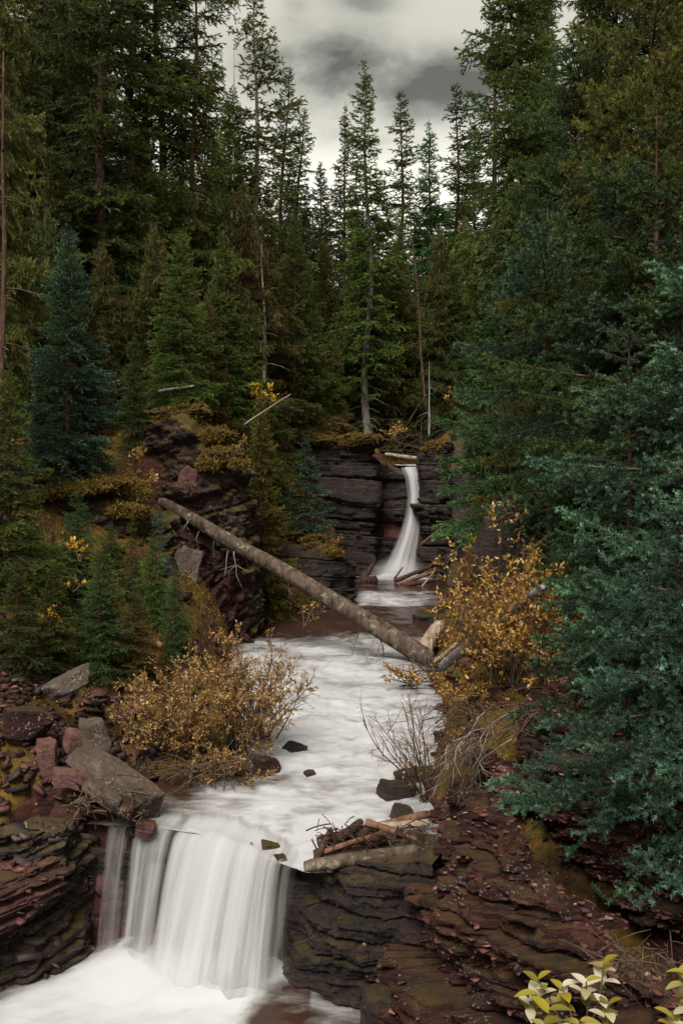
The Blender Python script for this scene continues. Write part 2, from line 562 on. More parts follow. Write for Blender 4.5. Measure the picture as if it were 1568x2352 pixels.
M = dict(
    needles=needle_mat('needles'),
    lichen=leaf_mat('beard_lichen', [(0.0, (0.045, 0.042, 0.012)), (0.6, (0.085, 0.078, 0.024)), (1.0, (0.15, 0.125, 0.042))], 0.3, 0.9),
    mossleaf=leaf_mat('moss_fronds', [(0.0, (0.05, 0.040, 0.008)), (0.5, (0.17, 0.105, 0.018)), (1.0, (0.32, 0.18, 0.035))], 0.2, 0.9),
    bark=bark_mat('bark_red_brown', (0.022, 0.012, 0.008), (0.095, 0.050, 0.034), 0.15),
    greybark=bark_mat('bark_grey', (0.06, 0.05, 0.045), (0.20, 0.175, 0.155), 0.5),
    logbark=bark_mat('log_bark', (0.016, 0.011, 0.009), (0.125, 0.088, 0.064), 0.45),
    drift=bark_mat('driftwood', (0.10, 0.072, 0.05), (0.36, 0.28, 0.21), 0.0),
    greywood=bark_mat('grey_wood', (0.09, 0.085, 0.09), (0.25, 0.24, 0.25), 0.0),
    darkwood=bark_mat('wet_wood', (0.014, 0.009, 0.007), (0.075, 0.042, 0.03), 0.0),
    redwood=bark_mat('red_wood', (0.03, 0.016, 0.011), (0.20, 0.10, 0.065), 0.0),
    twig=bark_mat('twig', (0.035, 0.022, 0.016), (0.12, 0.08, 0.055), 0.0),
    paletwig=bark_mat('pale_twig', (0.10, 0.085, 0.075), (0.30, 0.26, 0.23), 0.0),
    yleaf=leaf_mat('autumn_leaves', [(0.0, (0.07, 0.040, 0.012)), (0.3, (0.22, 0.120, 0.034)), (0.65, (0.46, 0.27, 0.090)), (1.0, (0.70, 0.50, 0.27))]),
    oleaf=leaf_mat('orange_leaves', [(0.0, (0.09, 0.045, 0.012)), (0.4, (0.29, 0.150, 0.028)), (0.75, (0.50, 0.29, 0.070)), (1.0, (0.70, 0.50, 0.25))]),
    bleaf=leaf_mat('pale_broad_leaves', [(0.0, (0.05, 0.045, 0.008)), (0.35, (0.27, 0.22, 0.018)), (0.6, (0.24, 0.21, 0.07)), (1.0, (0.50, 0.45, 0.33))], 0.3),
    brightleaf=leaf_mat('bright_yellow_leaves', [(0.0, (0.25, 0.13, 0.01)), (1.0, (0.66, 0.42, 0.05))]),
    redrock=rock_mat('red_rock', [(0.008, 0.003, 0.003), (0.048, 0.013, 0.010), (0.14, 0.044, 0.034)], 0.7, 0.36, 0.1, 0.8),
    darkrock=rock_mat('dark_strata_rock', [(0.007, 0.004, 0.004), (0.024, 0.013, 0.012), (0.066, 0.040, 0.036)], 0.35, 0.4, 0.35, 1.0),
    wetrock=rock_mat('wet_rock', [(0.008, 0.005, 0.004), (0.026, 0.014, 0.012), (0.075, 0.040, 0.032)], 0.1, 0.4, 0.7, 1.0),
    tiltrock=rock_mat('tilted_strata_rock', [(0.010, 0.007, 0.006), (0.045, 0.028, 0.024), (0.19, 0.125, 0.10)], 0.5, 0.6, 0.4, 1.0, 0.5),
    ledgerock=rock_mat('red_ledge_rock', [(0.03, 0.012, 0.010), (0.13, 0.048, 0.038), (0.30, 0.15, 0.12)], 0.1, 0.35, 0.5, 1.0),
    lichenrock=rock_mat('lichened_rock', [(0.012, 0.007, 0.006), (0.05, 0.028, 0.024), (0.12, 0.068, 0.056)], 0.95, 0.95, 0.1, 0.5, reach=0.60),
    slab=rock_mat('grey_slab', [(0.05, 0.036, 0.030), (0.15, 0.11, 0.088), (0.30, 0.24, 0.19)], 0.8, 0.15, 0.0, 0.0),
    pinkrock=rock_mat('pink_rock', [(0.07, 0.030, 0.026), (0.20, 0.095, 0.08), (0.32, 0.18, 0.155)], 0.15, 0.2, 0.1, 0.2),
    moss=rock_mat('moss_cushion', [(0.030, 0.024, 0.006), (0.085, 0.058, 0.012), (0.15, 0.09, 0.018)], 0.0, 0.6, 0.0, 0.0),
    redflake=leaf_mat('red_rock_flakes', [(0.0, (0.014, 0.007, 0.006)), (0.45, (0.075, 0.028, 0.024)), (0.8, (0.13, 0.050, 0.040)), (1.0, (0.25, 0.14, 0.115))], 0.0, 0.8),
    darkflake=leaf_mat('dark_rock_flakes', [(0.0, (0.007, 0.005, 0.005)), (0.5, (0.034, 0.022, 0.021)), (0.85, (0.085, 0.060, 0.054)), (1.0, (0.20, 0.17, 0.15))], 0.0, 0.7),
    ground=ground_mat(),
    water=water_mat('creek_water'),
    fall=water_mat('falling_water', True),
)

# ------------------------------------------------------------------ terrain
ST = {
    -12: [(-70, 14), (-12, 0), (-6.5, -3), (-4.5, -5.2), (-1.2, -5.3), (-.2, -3), (.4, -1.9), (1.2, -1.75), (4, -1), (12, 2), (70, 18)],
    0: [(-70, 14), (-12, 0), (-7, -2.5), (-4.6, -5.2), (-1.2, -5.3), (-.4, -4), (.1, -2.2), (.5, -1.9), (1.2, -1.75), (4, -1), (12, 2), (70, 18)],
    3.2: [(-70, 15), (-12, 1), (-7, -2), (-4.8, -5.2), (-.8, -5.3), (-.2, -4.1), (.25, -2.4), (.7, -2.05), (2.5, -1.8), (5, -1.1), (12, 2), (70, 18)],
    4.5: [(-70, 15), (-12, 1.1), (-7, -2), (-4.8, -5.2), (-.1, -5.3), (.5, -4.6), (1.1, -3.5), (1.7, -2.95), (2.6, -2.5), (5, -1.5), (12, 2.3), (70, 18)],
    6.5: [(-70, 15), (-12, 1.2), (-6.5, -2.2), (-4.8, -5.2), (.1, -5.3), (.4, -5.0), (1.0, -4.5), (1.6, -3.95), (2.4, -3.4), (3.2, -2.95), (5, -1.8), (12, 2.5), (70, 18)],
    7.5: [(-70, 15), (-12, 1.4), (-6.8, -2.2), (-5.4, -5.2), (.1, -5.3), (.3, -5.0), (.65, -4.3), (1.2, -3.8), (2.0, -3.35), (3, -2.9), (5, -1.6), (12, 2.7), (70, 18)],
    8.5: [(-70, 16), (-12, 1.5), (-7, -2.2), (-5.9, -5.2), (.1, -5.3), (.3, -4.8), (.48, -4.0), (.85, -3.3), (1.4, -2.9), (2.2, -2.6), (3, -2.3), (5, -1.2), (12, 3), (70, 19)],
    9.2: [(-70, 16), (-12, 1.8), (-6.4, -2), (-5.2, -3.5), (-4.9, -5.2), (-.6, -5.3), (-.3, -5.2), (.4, -5.0), (.58, -3.7), (.95, -3.0), (1.5, -2.55), (2.2, -2.3), (3, -2.0), (5, -.9), (12, 3), (70, 19)],
    9.65: [(-70, 16), (-12, 2), (-6, -1.8), (-4.6, -3.1), (-3.6, -3.4), (-3.3, -5.2), (-.9, -5.2), (-.5, -4.2), (-.2, -3.6), (.8, -3.5), (1.0, -2.95), (1.5, -2.5), (3, -1.9), (5, -.6), (12, 3.2), (70, 19)],
    10.02: [(-70, 16), (-12, 2), (-6, -1.6), (-4.2, -2.95), (-3.5, -3.3), (-3.2, -5.2), (-1.5, -5.2), (-1.1, -4.2), (-.2, -3.7), (.8, -3.6), (1.0, -2.95), (1.5, -2.45), (3, -1.8), (5, -.5), (12, 3.2), (70, 19)],
    10.2: [(-70, 16), (-12, 2), (-6, -1.5), (-3.9, -2.9), (-3.0, -3.4), (-2.8, -3.75), (-2.4, -3.95), (-1.2, -3.9), (-.2, -3.8), (.8, -3.6), (1.0, -2.95), (1.5, -2.45), (3, -1.8), (5, -.5), (12, 3.3), (70, 19)],
    10.5: [(-70, 16), (-12, 2.2), (-6, -1.2), (-3.8, -2.7), (-2.7, -3.3), (-2.3, -3.65), (-1.8, -3.8), (.8, -3.8), (.95, -3.4), (1.1, -2.9), (1.6, -2.35), (3, -1.75), (5, -.4), (12, 3.5), (70, 20)],
    12: [(-70, 17), (-12, 2.5), (-6, -.8), (-4.5, -1.7), (-3.9, -2.3), (-2.5, -3.0), (-1.7, -3.3), (-1.2, -3.7), (1.0, -3.8), (1.3, -3.2), (2.1, -2.45), (3.5, -1.6), (5, -.3), (12, 4), (70, 20)],
    14: [(-70, 18), (-12, 2.8), (-6, -.3), (-4.2, -1.2), (-2.8, -2.0), (-2.0, -2.6), (-1.5, -3.15), (-1.2, -3.6), (1.3, -3.6), (1.7, -3.0), (2.4, -2.3), (4, -1.2), (6, .3), (12, 4.5), (70, 20)],
    16: [(-70, 18), (-12, 2.9), (-6.5, 0.1), (-5, -.6), (-3.6, -1.4), (-2.6, -2.1), (-2.0, -2.8), (-1.8, -3.5), (1.4, -3.5), (1.7, -2.9), (2.4, -2.4), (3.6, -1.4), (5.5, 0.3), (12, 4.8), (70, 20)],
    17.4: [(-70, 19), (-12, 3), (-7, 1.0), (-5.8, .7), (-3.9, 0.0), (-3.3, -.8), (-2.6, -1.6), (-2.15, -2.6), (-2.0, -3.4), (1.4, -3.4), (1.7, -2.85), (2.4, -2.4), (3.2, -1.6), (5, 0.2), (12, 5), (70, 20)],
    19.0: [(-70, 19), (-12, 3.2), (-8, 1.2), (-5.2, .6), (-4.5, .2), (-3.7, -.7), (-2.9, -1.5), (-2.4, -2.4), (-2.2, -3.3), (1.5, -3.3), (1.9, -2.7), (2.5, -2.1), (3.3, -1.2), (5.5, .8), (12, 5.3), (70, 20)],
    20: [(-70, 20), (-12, 3.5), (-8, 1.6), (-4.6, 1.6), (-4.0, 2.2), (-3.2, 2.0), (-2.6, 1.2), (-2.35, .3), (-2.25, -1.5), (-2.2, -3.2), (1.6, -3.2), (2.0, -2.6), (2.6, -1.9), (3.5, -.9), (6, 1.2), (12, 5.5), (70, 21)],
    22: [(-70, 21), (-12, 4), (-8, 2), (-4, 2), (-2.9, .8), (-2.65, -.5), (-2.55, -1.5), (-2.5, -3), (2.2, -3), (2.6, -2.4), (2.8, -1.7), (3.6, -.3), (6, 1.4), (12, 6), (70, 22)],
    23.3: [(-70, 21), (-12, 4.2), (-8, 2.2), (-4, 1.8), (-3, .6), (-2, -.5), (-1, -1.4), (-.6, -2.4), (-.4, -2.9), (2.5, -2.9), (2.8, -2.2), (3, -1.2), (4, .4), (6, 2), (12, 6.2), (70, 22)],
    24.2: [(-70, 21), (-12, 4.3), (-8, 2.4), (-4, 1.6), (-3, .8), (-2.2, 0), (-1, -.6), (-.1, -1.1), (.1, -2.4), (.2, -2.9), (2.6, -2.9), (2.85, -2), (3.1, -.6), (4, .8), (6, 2.4), (12, 6.5), (70, 22)],
    27: [(-70, 22), (-12, 5), (-8, 3), (-4, 2), (-2, .8), (-1, .2), (-.2, -.5), (.1, -1.5), (.3, -2.7), (3.2, -2.7), (3.6, -1), (3.9, 2), (4.5, 2.6), (6, 3.2), (12, 7), (70, 23)],
    28.8: [(-70, 23), (-12, 5.4), (-8, 3.3), (-4, 2.3), (-1.5, 1.4), (-.8, .8), (-.5, -2), (0, -2.6), (2.8, -2.6), (3.1, -2), (3.4, 1.8), (4.5, 2.8), (6, 3.5), (12, 7.4), (70, 23)],
    29.5: [(-70, 23), (-12, 5.5), (-8, 3.4), (-4, 2.5), (-1.5, 2.0), (-.2, 1.6), (0, -2), (.4, -2.6), (2.7, -2.6), (2.9, -2), (3.2, 1.8), (4.5, 2.8), (6, 3.5), (12, 7.5), (70, 23)],
    29.8: [(-70, 24), (-12, 5.7), (-8, 3.6), (-4, 2.9), (-1.5, 2.5), (1.2, 2.1), (1.8, 1.3), (2.0, 1.2), (2.5, 1.2), (2.7, 1.9), (3.4, 2.4), (6, 3.8), (12, 8), (70, 24)],
    33: [(-70, 25), (-12, 6.5), (-4, 3.8), (0, 3.3), (1.2, 2.2), (2.0, 1.5), (2.6, 1.5), (3.2, 2.5), (5, 4), (12, 8.5), (70, 25)],
    38: [(-70, 27), (-12, 7.6), (-4, 5), (0, 5.2), (1.2, 4.6), (2.5, 4.0), (4, 5), (12, 9.5), (70, 28)],
    45: [(-70, 30), (-12, 9), (-4, 6.5), (0, 6.6), (1.2, 6.2), (2.5, 5.8), (4, 6.5), (12, 11), (70, 32)],
    70: [(-70, 36), (-12, 14), (0, 11), (12, 16), (70, 40)],
    150: [(-70, 48), (0, 26), (70, 48)],
}
STY = np.array(sorted(ST))


def ground_z(X, Y, rough=True):
    X, Y = np.broadcast_arrays(np.asarray(X, float), np.asarray(Y, float))
    Z = np.stack([np.interp(X, *zip(*ST[k])) for k in sorted(ST)])
    j = np.clip(np.searchsorted(STY, Y, side='right') - 1, 0, len(STY) - 2)
    f = np.clip((Y - STY[j]) / (STY[j + 1] - STY[j]), 0, 1)
    jj = j[None]
    z = np.take_along_axis(Z, jj, 0)[0] * (1 - f) + np.take_along_axis(Z, jj + 1, 0)[0] * f
    # the undercut behind the stepped red cliff of the right bank
    def sm(a, b, v):
        t = np.clip((v - a) / (b - a), 0, 1)
        return t * t * (3 - 2 * t)
    z = z - 0.75 * sm(.2, .5, X) * (1 - sm(2.5, 3.2, X)) * sm(4.2, 5.2, Y) * (1 - sm(10.2, 11.2, Y))
    if rough:
        far = np.clip((Y - 18) / 30, 0, 1)
        z = z + fbm(X * 0.5, Y * 0.5, 0, 3, 4) * (0.25 + 0.5 * far) * np.clip(np.abs(X) / 2.5, 0.15, 1) + fbm(X * 3, Y * 3, 0, 4, 3) * 0.06
    return z


def gz(x, y):
    return float(ground_z(np.array([x]), np.array([y]))[0])


def build_ground():
    xs = np.concatenate([np.linspace(-70, -14, 40)[:-1], np.linspace(-14, -6, 60)[:-1], np.linspace(-6, 5, 200)[:-1], np.linspace(5, 14, 60)[:-1], np.linspace(14, 70, 40)])
    ys = np.concatenate([np.linspace(-12, 2, 20)[:-1], np.linspace(2, 32, 380)[:-1], np.linspace(32, 60, 90)[:-1], np.linspace(60, 150, 50)])
    X, Y = np.meshgrid(xs, ys, indexing='ij')
    Z = ground_z(X.ravel(), Y.ravel())
    o = new_mesh('ground', np.stack([X.ravel(), Y.ravel(), Z], 1), grid_faces(len(xs), len(ys)), M['ground'], smooth=True)
    tag(o, kind='structure')


build_ground()


def strata(a, z, seed, th=0.16, blk=0.6, amp=0.1):
    """outward offset of bedded rock; a runs along the face, z up"""
    zz = z + 0.10 * fbm(a * 0.5, z * 0.3, 0, seed, 3) + 0.10 * a * 0.3
    zz = zz / th
    zz = zz + 0.8 * fbm(zz * 0.35, 0, 0, seed + 5, 2)
    lay = np.floor(zz)
    w = blk * (0.5 + hash1(lay, None, seed + 1) * 1.4)
    cell = np.floor(a / w + hash1(lay, None, seed + 2) * 9 + 0.25 * fbm(a * 2, z * 3, 0, seed + 9, 2))
    off = (hash1(lay, None, seed + 3) - 0.5) * 1.1 + (hash1(cell, lay, seed + 4) - 0.5) * 0.9
    fr = zz - lay
    off = off - 0.35 * (fr < 0.10) + 0.3 * (fr - .5)
    f2 = zz * 3.7 + 0.6 * fbm(a * 1.5, z * 2, 0, seed + 11, 2)
    l2 = np.floor(f2)
    off = off * 0.75 + (hash1(l2, np.floor(a / (blk * .45) + hash1(l2, None, seed + 12) * 5), seed + 13) - .5) * 0.45
    return off * amp * (0.55 + 0.9 * np.clip(0.5 + fbm(a * .6, z * .8, 0, seed + 14, 3), 0, 1))


def cliff(name, path, mat, res=0.05, amp=0.12, bulge=0.1, cap=0.8, seed=1, th=0.16, blk=0.6, side=1, tilt=0.0, mound=0.0, fine=0.05, lean=0.0):
    """bedded rock face under a path of (x, y, zbottom, ztop) points; side picks which way it faces"""
    path = np.array(path, float)
    seg = np.linalg.norm(np.diff(path[:, :2], axis=0), axis=1)
    cum = np.concatenate([[0], np.cumsum(seg)])
    ns = max(8, int(cum[-1] / res))
    s = np.linspace(0, cum[-1], ns)
    c = np.stack([np.interp(s, cum, path[:, k]) for k in range(4)], 1)
    ker = np.ones(max(3, ns // 25)); ker /= len(ker)
    for k in range(4):
        pad = len(ker)
        c[:, k] = np.convolve(np.pad(c[:, k], pad, mode='edge'), ker, 'same')[pad:-pad]
    tg = np.gradient(c[:, :2], axis=0)
    tg /= np.linalg.norm(tg, axis=1)[:, None]
    nrm = np.stack([tg[:, 1], -tg[:, 0]], 1) * side
    hmax = (c[:, 3] - c[:, 2]).max()
    ntv = max(6, int(hmax / (res * 0.7)))
    nc = max(4, int(cap / res))
    V = []
    for t in np.linspace(0, 1, ntv):
        z = c[:, 2] * (1 - t) + c[:, 3] * t
        off = strata(s + tilt * z, z - tilt * s, seed, th, blk, amp)
        off = off + bulge * math.sin(math.pi * t) + 0.22 * fbm(s * 0.8, z * 0.8, 0, seed + 20, 3) + fine * fbm(s * 6, z * 6, 0, seed + 21, 5, 0.62) - (0.06 + lean) * t
        V.append(np.stack([c[:, 0] + nrm[:, 0] * off, c[:, 1] + nrm[:, 1] * off, z], 1))
    last = off
    for q in range(1, nc + 1):
        u = q / nc
        off = last * (1 - u) - cap * u
        z = c[:, 3] + mound * math.sin(math.pi * min(1, u * 1.2)) + 0.08 * fbm(s * 1.6, u * cap * 1.6, 0, seed + 30, 4) * min(1, u * 3) - 0.3 * max(0, u - 0.8)
        V.append(np.stack([c[:, 0] + nrm[:, 0] * off, c[:, 1] + nrm[:, 1] * off, z], 1))
    V = np.stack(V, 1).reshape(-1, 3)
    o = new_mesh(name, V, grid_faces(ns, ntv + nc), mat, smooth=False)
    tag(o, kind='structure')
    return o


def rock_skin(name, x0, x1, y0, y1, dx, dy, mat, amp=0.08, seed=3, lift=0.02, th=0.12, blk=0.35, fine=0.05, tilt=0.0):
    """bedded rock lying over a steep piece of the terrain, pushed out along its normal"""
    xs, ys = np.arange(x0, x1, dx), np.arange(y0, y1, dy)
    X, Y = np.meshgrid(xs, ys, indexing='ij')
    Z = ground_z(X, Y)
    gx = np.gradient(Z, dx, axis=0)
    gy = np.gradient(Z, dy, axis=1)
    ker = np.ones(7) / 7
    gx = np.apply_along_axis(lambda v: np.convolve(np.pad(v, 3, mode='edge'), ker, 'valid'), 0, gx)
    gy = np.apply_along_axis(lambda v: np.convolve(np.pad(v, 3, mode='edge'), ker, 'valid'), 1, gy)
    ln = np.sqrt(1 + gx ** 2 + gy ** 2)
    n = np.stack([-gx / ln, -gy / ln, 1 / ln], -1)
    A = Y * 0.8 + X * 0.6
    off = lift + strata(A + tilt * Z, Z - tilt * A, seed, th, blk, amp) * np.clip(1.5 - n[..., 2], 0.45, 1)
    off = off + 0.10 * fbm(X * 1.5, Y * 1.5, Z * 1.5, seed + 7, 4) + fine * fbm(X * 7, Y * 7, Z * 9, seed + 8, 4, 0.65)
    ex = np.minimum(np.minimum(X - x0, x1 - X) / (6 * dx), np.minimum(Y - y0, y1 - Y) / (6 * dy))
    off = np.where(ex < 1, off * np.clip(ex, 0, 1) - 0.12 * (1 - np.clip(ex, 0, 1)), off)
    V = np.stack([X, Y, Z], -1) + n * off[..., None]
    o = new_mesh(name, V.reshape(-1, 3), grid_faces(len(xs), len(ys)), mat)
    tag(o, kind='structure')
    return o


FLAKES = {'redflake': [], 'darkflake': []}


def flakes(kind, pts, nrm, smin, smax, seed, out=0.25, tilt=0.0, mean=.5, jit=.16):
    """thin angular plates of broken stone lying in the bedding, half sunk in a surface"""
    rng = np.random.default_rng(seed)
    m = len(pts)
    s = smin + (smax - smin) * rng.random(m) ** 2.5
    k = 6
    th = (np.arange(k) * 2 * math.pi / k)[None, :] + rng.random((m, 1)) * 6.28 + rng.normal(0, .25, (m, k))
    rr = s[:, None] * rng.uniform(.35, 1.25, (m, k)) * (1 + .55 * np.abs(np.cos(th + 1.2)))
    up = np.tile([math.sin(tilt), 0, math.cos(tilt)], (m, 1)) + rng.normal(0, jit, (m, 3))
    up /= np.linalg.norm(up, axis=1)[:, None]
    a = np.cross(up, [0, 1.0, 0]); a /= np.linalg.norm(a, axis=1)[:, None]
    b = np.cross(up, a)
    c = pts + nrm * (s * out)[:, None]
    ring = c[:, None, :] + rr[:, :, None] * (np.cos(th)[:, :, None] * a[:, None, :] + np.sin(th)[:, :, None] * b[:, None, :])
    t = (s * rng.uniform(.10, .30, m))[:, None, None] * up[:, None, :]
    V = np.concatenate([ring + t, ring * 1.0 - t], 1)
    i = np.arange(m)[:, None] * 12
    q = [i + [0, 1, 2, 3], i + [0, 3, 4, 5], i + [9, 8, 7, 6], i + [11, 10, 9, 6]]
    for j in range(k):
        n = (j + 1) % k
        q.append(i + [j, j + 6, n + 6, n])
    tint = np.clip(rng.normal(mean, .2, m) + .4 * (rng.random(m) < .10), 0, 1)
    FLAKES[kind].append((V.reshape(-1, 3), np.concatenate(q), np.repeat(tint, 12)))


def flakes_on(o, kind, n, smin, smax, seed, **k):
    me = o.data
    m = len(me.vertices)
    co = np.empty(m * 3, np.float32); me.vertices.foreach_get('co', co)
    no = np.empty(m * 3, np.float32); me.vertices.foreach_get('normal', no)
    rng = np.random.default_rng(seed)
    i = rng.integers(0, m, n)
    p, q = co.reshape(-1, 3)[i].astype(float), no.reshape(-1, 3)[i].astype(float)
    q[q[:, 2] < -.3] *= -1
    keep = fbm(p[:, 0] * 1.3, p[:, 1] * 1.3, p[:, 2] * 2.5, seed, 3) > -.18
    flakes(kind, p[keep] + rng.normal(0, .01, (keep.sum(), 3)), q[keep], smin, smax, seed, **k)


def rock_verts(size, seed, n=14, planes=11, p=18, rough=0.06, strat=0.0):
    """angular boulder: a rounded convex polyhedron, then chipped"""
    rng = np.random.default_rng(seed)
    V, Fq = [], []
    lin = np.linspace(-1, 1, n)
    k = 0
    for ax in range(3):
        for sg in (-1, 1):
            a, b = np.meshgrid(lin, lin, indexing='ij')
            q = np.zeros((n * n, 3))
            q[:, ax] = sg; q[:, (ax + 1) % 3] = np.tan(a.ravel() * .7854); q[:, (ax + 2) % 3] = np.tan(b.ravel() * .7854)
            f = grid_faces(n, n)
            if sg < 0: f = f[:, ::-1]
            V.append(q); Fq.append(f + k); k += n * n
    V = np.concatenate(V); Fq = np.concatenate(Fq)
    D = V / np.linalg.norm(V, axis=1)[:, None]
    nr = np.concatenate([np.eye(3), -np.eye(3), rng.normal(size=(planes, 3))])
    nr += rng.normal(0, .14, nr.shape)
    nr /= np.linalg.norm(nr, axis=1)[:, None]
    hh = np.concatenate([np.full(6, .8), rng.uniform(.85, 1.12, planes)])
    sup = np.maximum(0, D @ nr.T / hh)
    r = 1 / (np.sum(sup ** p, 1) ** (1 / p))
    W = D * r[:, None]
    W = W * (1 + rough * fbm(W[:, 0] * 2.5, W[:, 1] * 2.5, W[:, 2] * 2.5, seed, 4, .6)[:, None] * 2)
    W = W * (1 + 0.5 * rough * fbm(W[:, 0] * 9, W[:, 1] * 9, W[:, 2] * 9, seed + 3, 3, .6)[:, None])
    return W * np.asarray(size) / 0.8 * 0.5, Fq


# water levels
def creek_z(Y):
    Y = np.asarray(Y, float)
    z = -(4.18 - 0.0693 * Y) - 0.012 * np.clip(Y - 10, 0, 30)
    def st(c, w, h):
        return h * (1 + np.tanh((Y - c) / w))
    return z + st(24.4, 0.35, 0.07) + st(13.4, 0.35, 0.06) + st(17.0, 0.5, 0.04) + st(20.8, 0.5, 0.04) - 0.0


LIP = np.array([(-2.62, 10.12, -3.46), (-2.3, 10.16, -3.48), (-1.9, 10.1, -3.5), (-1.5, 10.0, -3.52), (-1.1, 9.75, -3.56), (-.75, 9.45, -3.58), (-.35, 9.2, -3.62)])

# rock faces round the water
CL0 = cliff('cliff', [(-6.5, 8.2, -5.2, -2.6), (-4.6, 8.9, -5.2, -3.2), (-3.6, 9.35, -5.2, -3.35), (-2.95, 9.7, -5.2, -3.42), (-2.88, 10.4, -5.2, -3.45)], M['tiltrock'], 0.022, 0.13, 0.05, 0.7, 5, 0.13, 0.9, 1, 0.35, fine=.10)
CL1 = cliff('cliff', [(-3.5, 10.0, -5.3, -3.45), (-2.95, 10.05, -5.3, -3.6), (-2.7, 10.08, -5.3, -3.75), (-1.9, 10.05, -5.3, -3.78), (-1.2, 9.8, -5.3, -3.82), (-.3, 9.3, -5.3, -3.85)], M['wetrock'], 0.05, 0.08, 0.0, 0.5, 6, 0.14, 0.6, 1)
CL2 = cliff('cliff', [(-.55, 9.6, -5.3, -3.62), (-.36, 9.15, -5.3, -3.5), (.15, 8.9, -5.3, -3.42), (.62, 8.75, -5.3, -3.35), (.9, 8.6, -5.3, -3.3)], M['wetrock'], 0.02, 0.17, 0.05, 0.9, 7, 0.21, 1.3, 1, fine=.10)
CL3 = cliff('cliff', [(-6.4, 16.6, -1.6, .95), (-5.6, 16.7, -1.8, .66), (-4.6, 16.9, -2.2, .34), (-3.9, 17.0, -2.6, .1), (-3.4, 17.3, -2.8, -.2), (-3.0, 18.2, -3.0, -.1)], M['lichenrock'], 0.03, 0.24, 0.1, 0.9, 8, 0.35, 0.8, 1, 0.25, 0.12, 0.12)
CL4 = cliff('cliff', [(-4.45, 20.4, -1.5, 1.6), (-4.1, 19.6, -2.0, 2.05), (-3.4, 19.3, -2.6, 1.95), (-2.75, 19.25, -3.1, 1.3), (-2.2, 19.5, -3.3, .95), (-2.0, 20.3, -3.3, .9), (-2.25, 21.4, -3.3, .6), (-2.6, 22.6, -3.2, .3)], M['lichenrock'], 0.035, 0.38, 0.15, 1.1, 9, 0.55, 0.9, 1, 0.3, 0.25, 0.16)
CL5 = cliff('cliff', [(-3.5, 18.2, -3.2, -.4), (-2.9, 18.5, -3.3, -.6), (-2.3, 18.8, -3.3, -.9), (-2.0, 19.4, -3.3, -1.0)], M['redrock'], 0.03, 0.24, 0.12, 0.9, 10, 0.40, 0.5, 1, 0.9, 0.0, 0.12)
CL6 = cliff('cliff', [(-2.7, 22.9, -3.2, -.9), (-1.5, 22.9, -3.2, -1.1), (-.4, 23.2, -3.2, -1.2), (.12, 23.7, -3.2, -1.25), (.22, 24.6, -3.2, -1.3), (.1, 26, -3.1, -1.2), (-.1, 27.5, -3, -1)], M['darkrock'], 0.035, 0.26, 0.1, 1.2, 11, 0.34, 1.4, 1, 0.0, 0.35)
CL7 = cliff('cliff', [(-2.6, 28.6, -2.8, 1.9), (-1.5, 28.7, -2.8, 2.0), (-.5, 28.6, -2.8, 2.12), (.4, 28.5, -2.8, 2.15), (1.05, 28.6, -2.8, 2.05), (1.25, 29.3, -2.8, 1.7), (1.6, 29.5, -2.8, 1.35), (2.0, 29.4, -2.8, 1.2), (2.5, 29.4, -2.8, 1.2)], M['darkrock'], 0.04, 0.30, 0.05, 1.2, 12, 0.55, 2.2, 1, 0.0, 0.2)
CL8 = cliff('cliff', [(2.45, 29.9, -2.8, 1.6), (2.42, 29.2, -2.8, 2.0), (2.55, 28.4, -2.8, 2.1), (3.1, 28.1, -2.8, 2.15), (3.3, 27, -2.8, 2.4), (3.2, 25.5, -2.8, 2.1), (2.95, 24, -2.9, 1.0), (2.75, 22.5, -2.9, -1.3), (2.6, 21.5, -3, -1.8)], M['darkrock'], 0.04, 0.30, 0.05, 1.2, 13, 0.45, 1.6, 1)
CL9 = cliff('cliff', [(-1.0, 33.4, 1.8, 3.4), (.4, 33.0, 1.6, 4.6), (1.2, 33.3, 1.4, 4.4), (2.0, 34.4, 1.2, 3.6), (2.6, 34.2, 1.2, 3.2), (3.4, 33.2, 1.5, 3.4), (4.8, 32.4, 2, 3.8)], M['darkrock'], 0.07, 0.3, 0.1, 1.5, 14, 0.35, 1.0, 1, 0.2, 0.2)
CL10 = cliff('cliff', [(-5.2, 8.55, -4.15, -3.75), (-4.0, 8.75, -4.25, -3.72), (-3.1, 9.1, -4.1, -3.66), (-2.85, 9.5, -3.9, -3.62)], M['ledgerock'], 0.018, 0.10, 0.06, 0.9, 17, 0.07, 0.5, 1, 0.1)
TIERS = [
    cliff('cliff', [(.75, 11.1, -4.2, -2.85), (.55, 10.4, -4.4, -2.75), (.42, 9.7, -4.8, -2.65), (.34, 9.0, -5.3, -2.65), (.30, 8.3, -5.3, -2.65), (.5, 7.3, -5.4, -2.95), (.8, 6.3, -5.4, -3.15), (1.15, 5.2, -5.4, -3.05)], M['redrock'], 0.013, 0.36, 0.12, 1.2, 31, 0.24, 0.6, 1, 0.14, 0.08, 0.12, lean=1.0),
    cliff('cliff', [(2.2, 11.0, -2.8, -1.95), (1.95, 10.2, -2.9, -2.0), (1.85, 9.4, -3.0, -2.1), (2.0, 8.6, -3.2, -2.25), (2.5, 7.8, -3.4, -2.4), (3.1, 7.0, -3.5, -2.4)], M['redrock'], 0.018, 0.26, 0.12, 0.9, 34, 0.2, 0.5, 1, 0.12, 0.05, 0.12, lean=.3),
]
CL12 = rock_skin('cliff', -4.6, -2.2, 9.95, 13.2, 0.03, 0.04, M['redrock'], 0.10, 16, -0.02, 0.16, 0.4, 0.08)


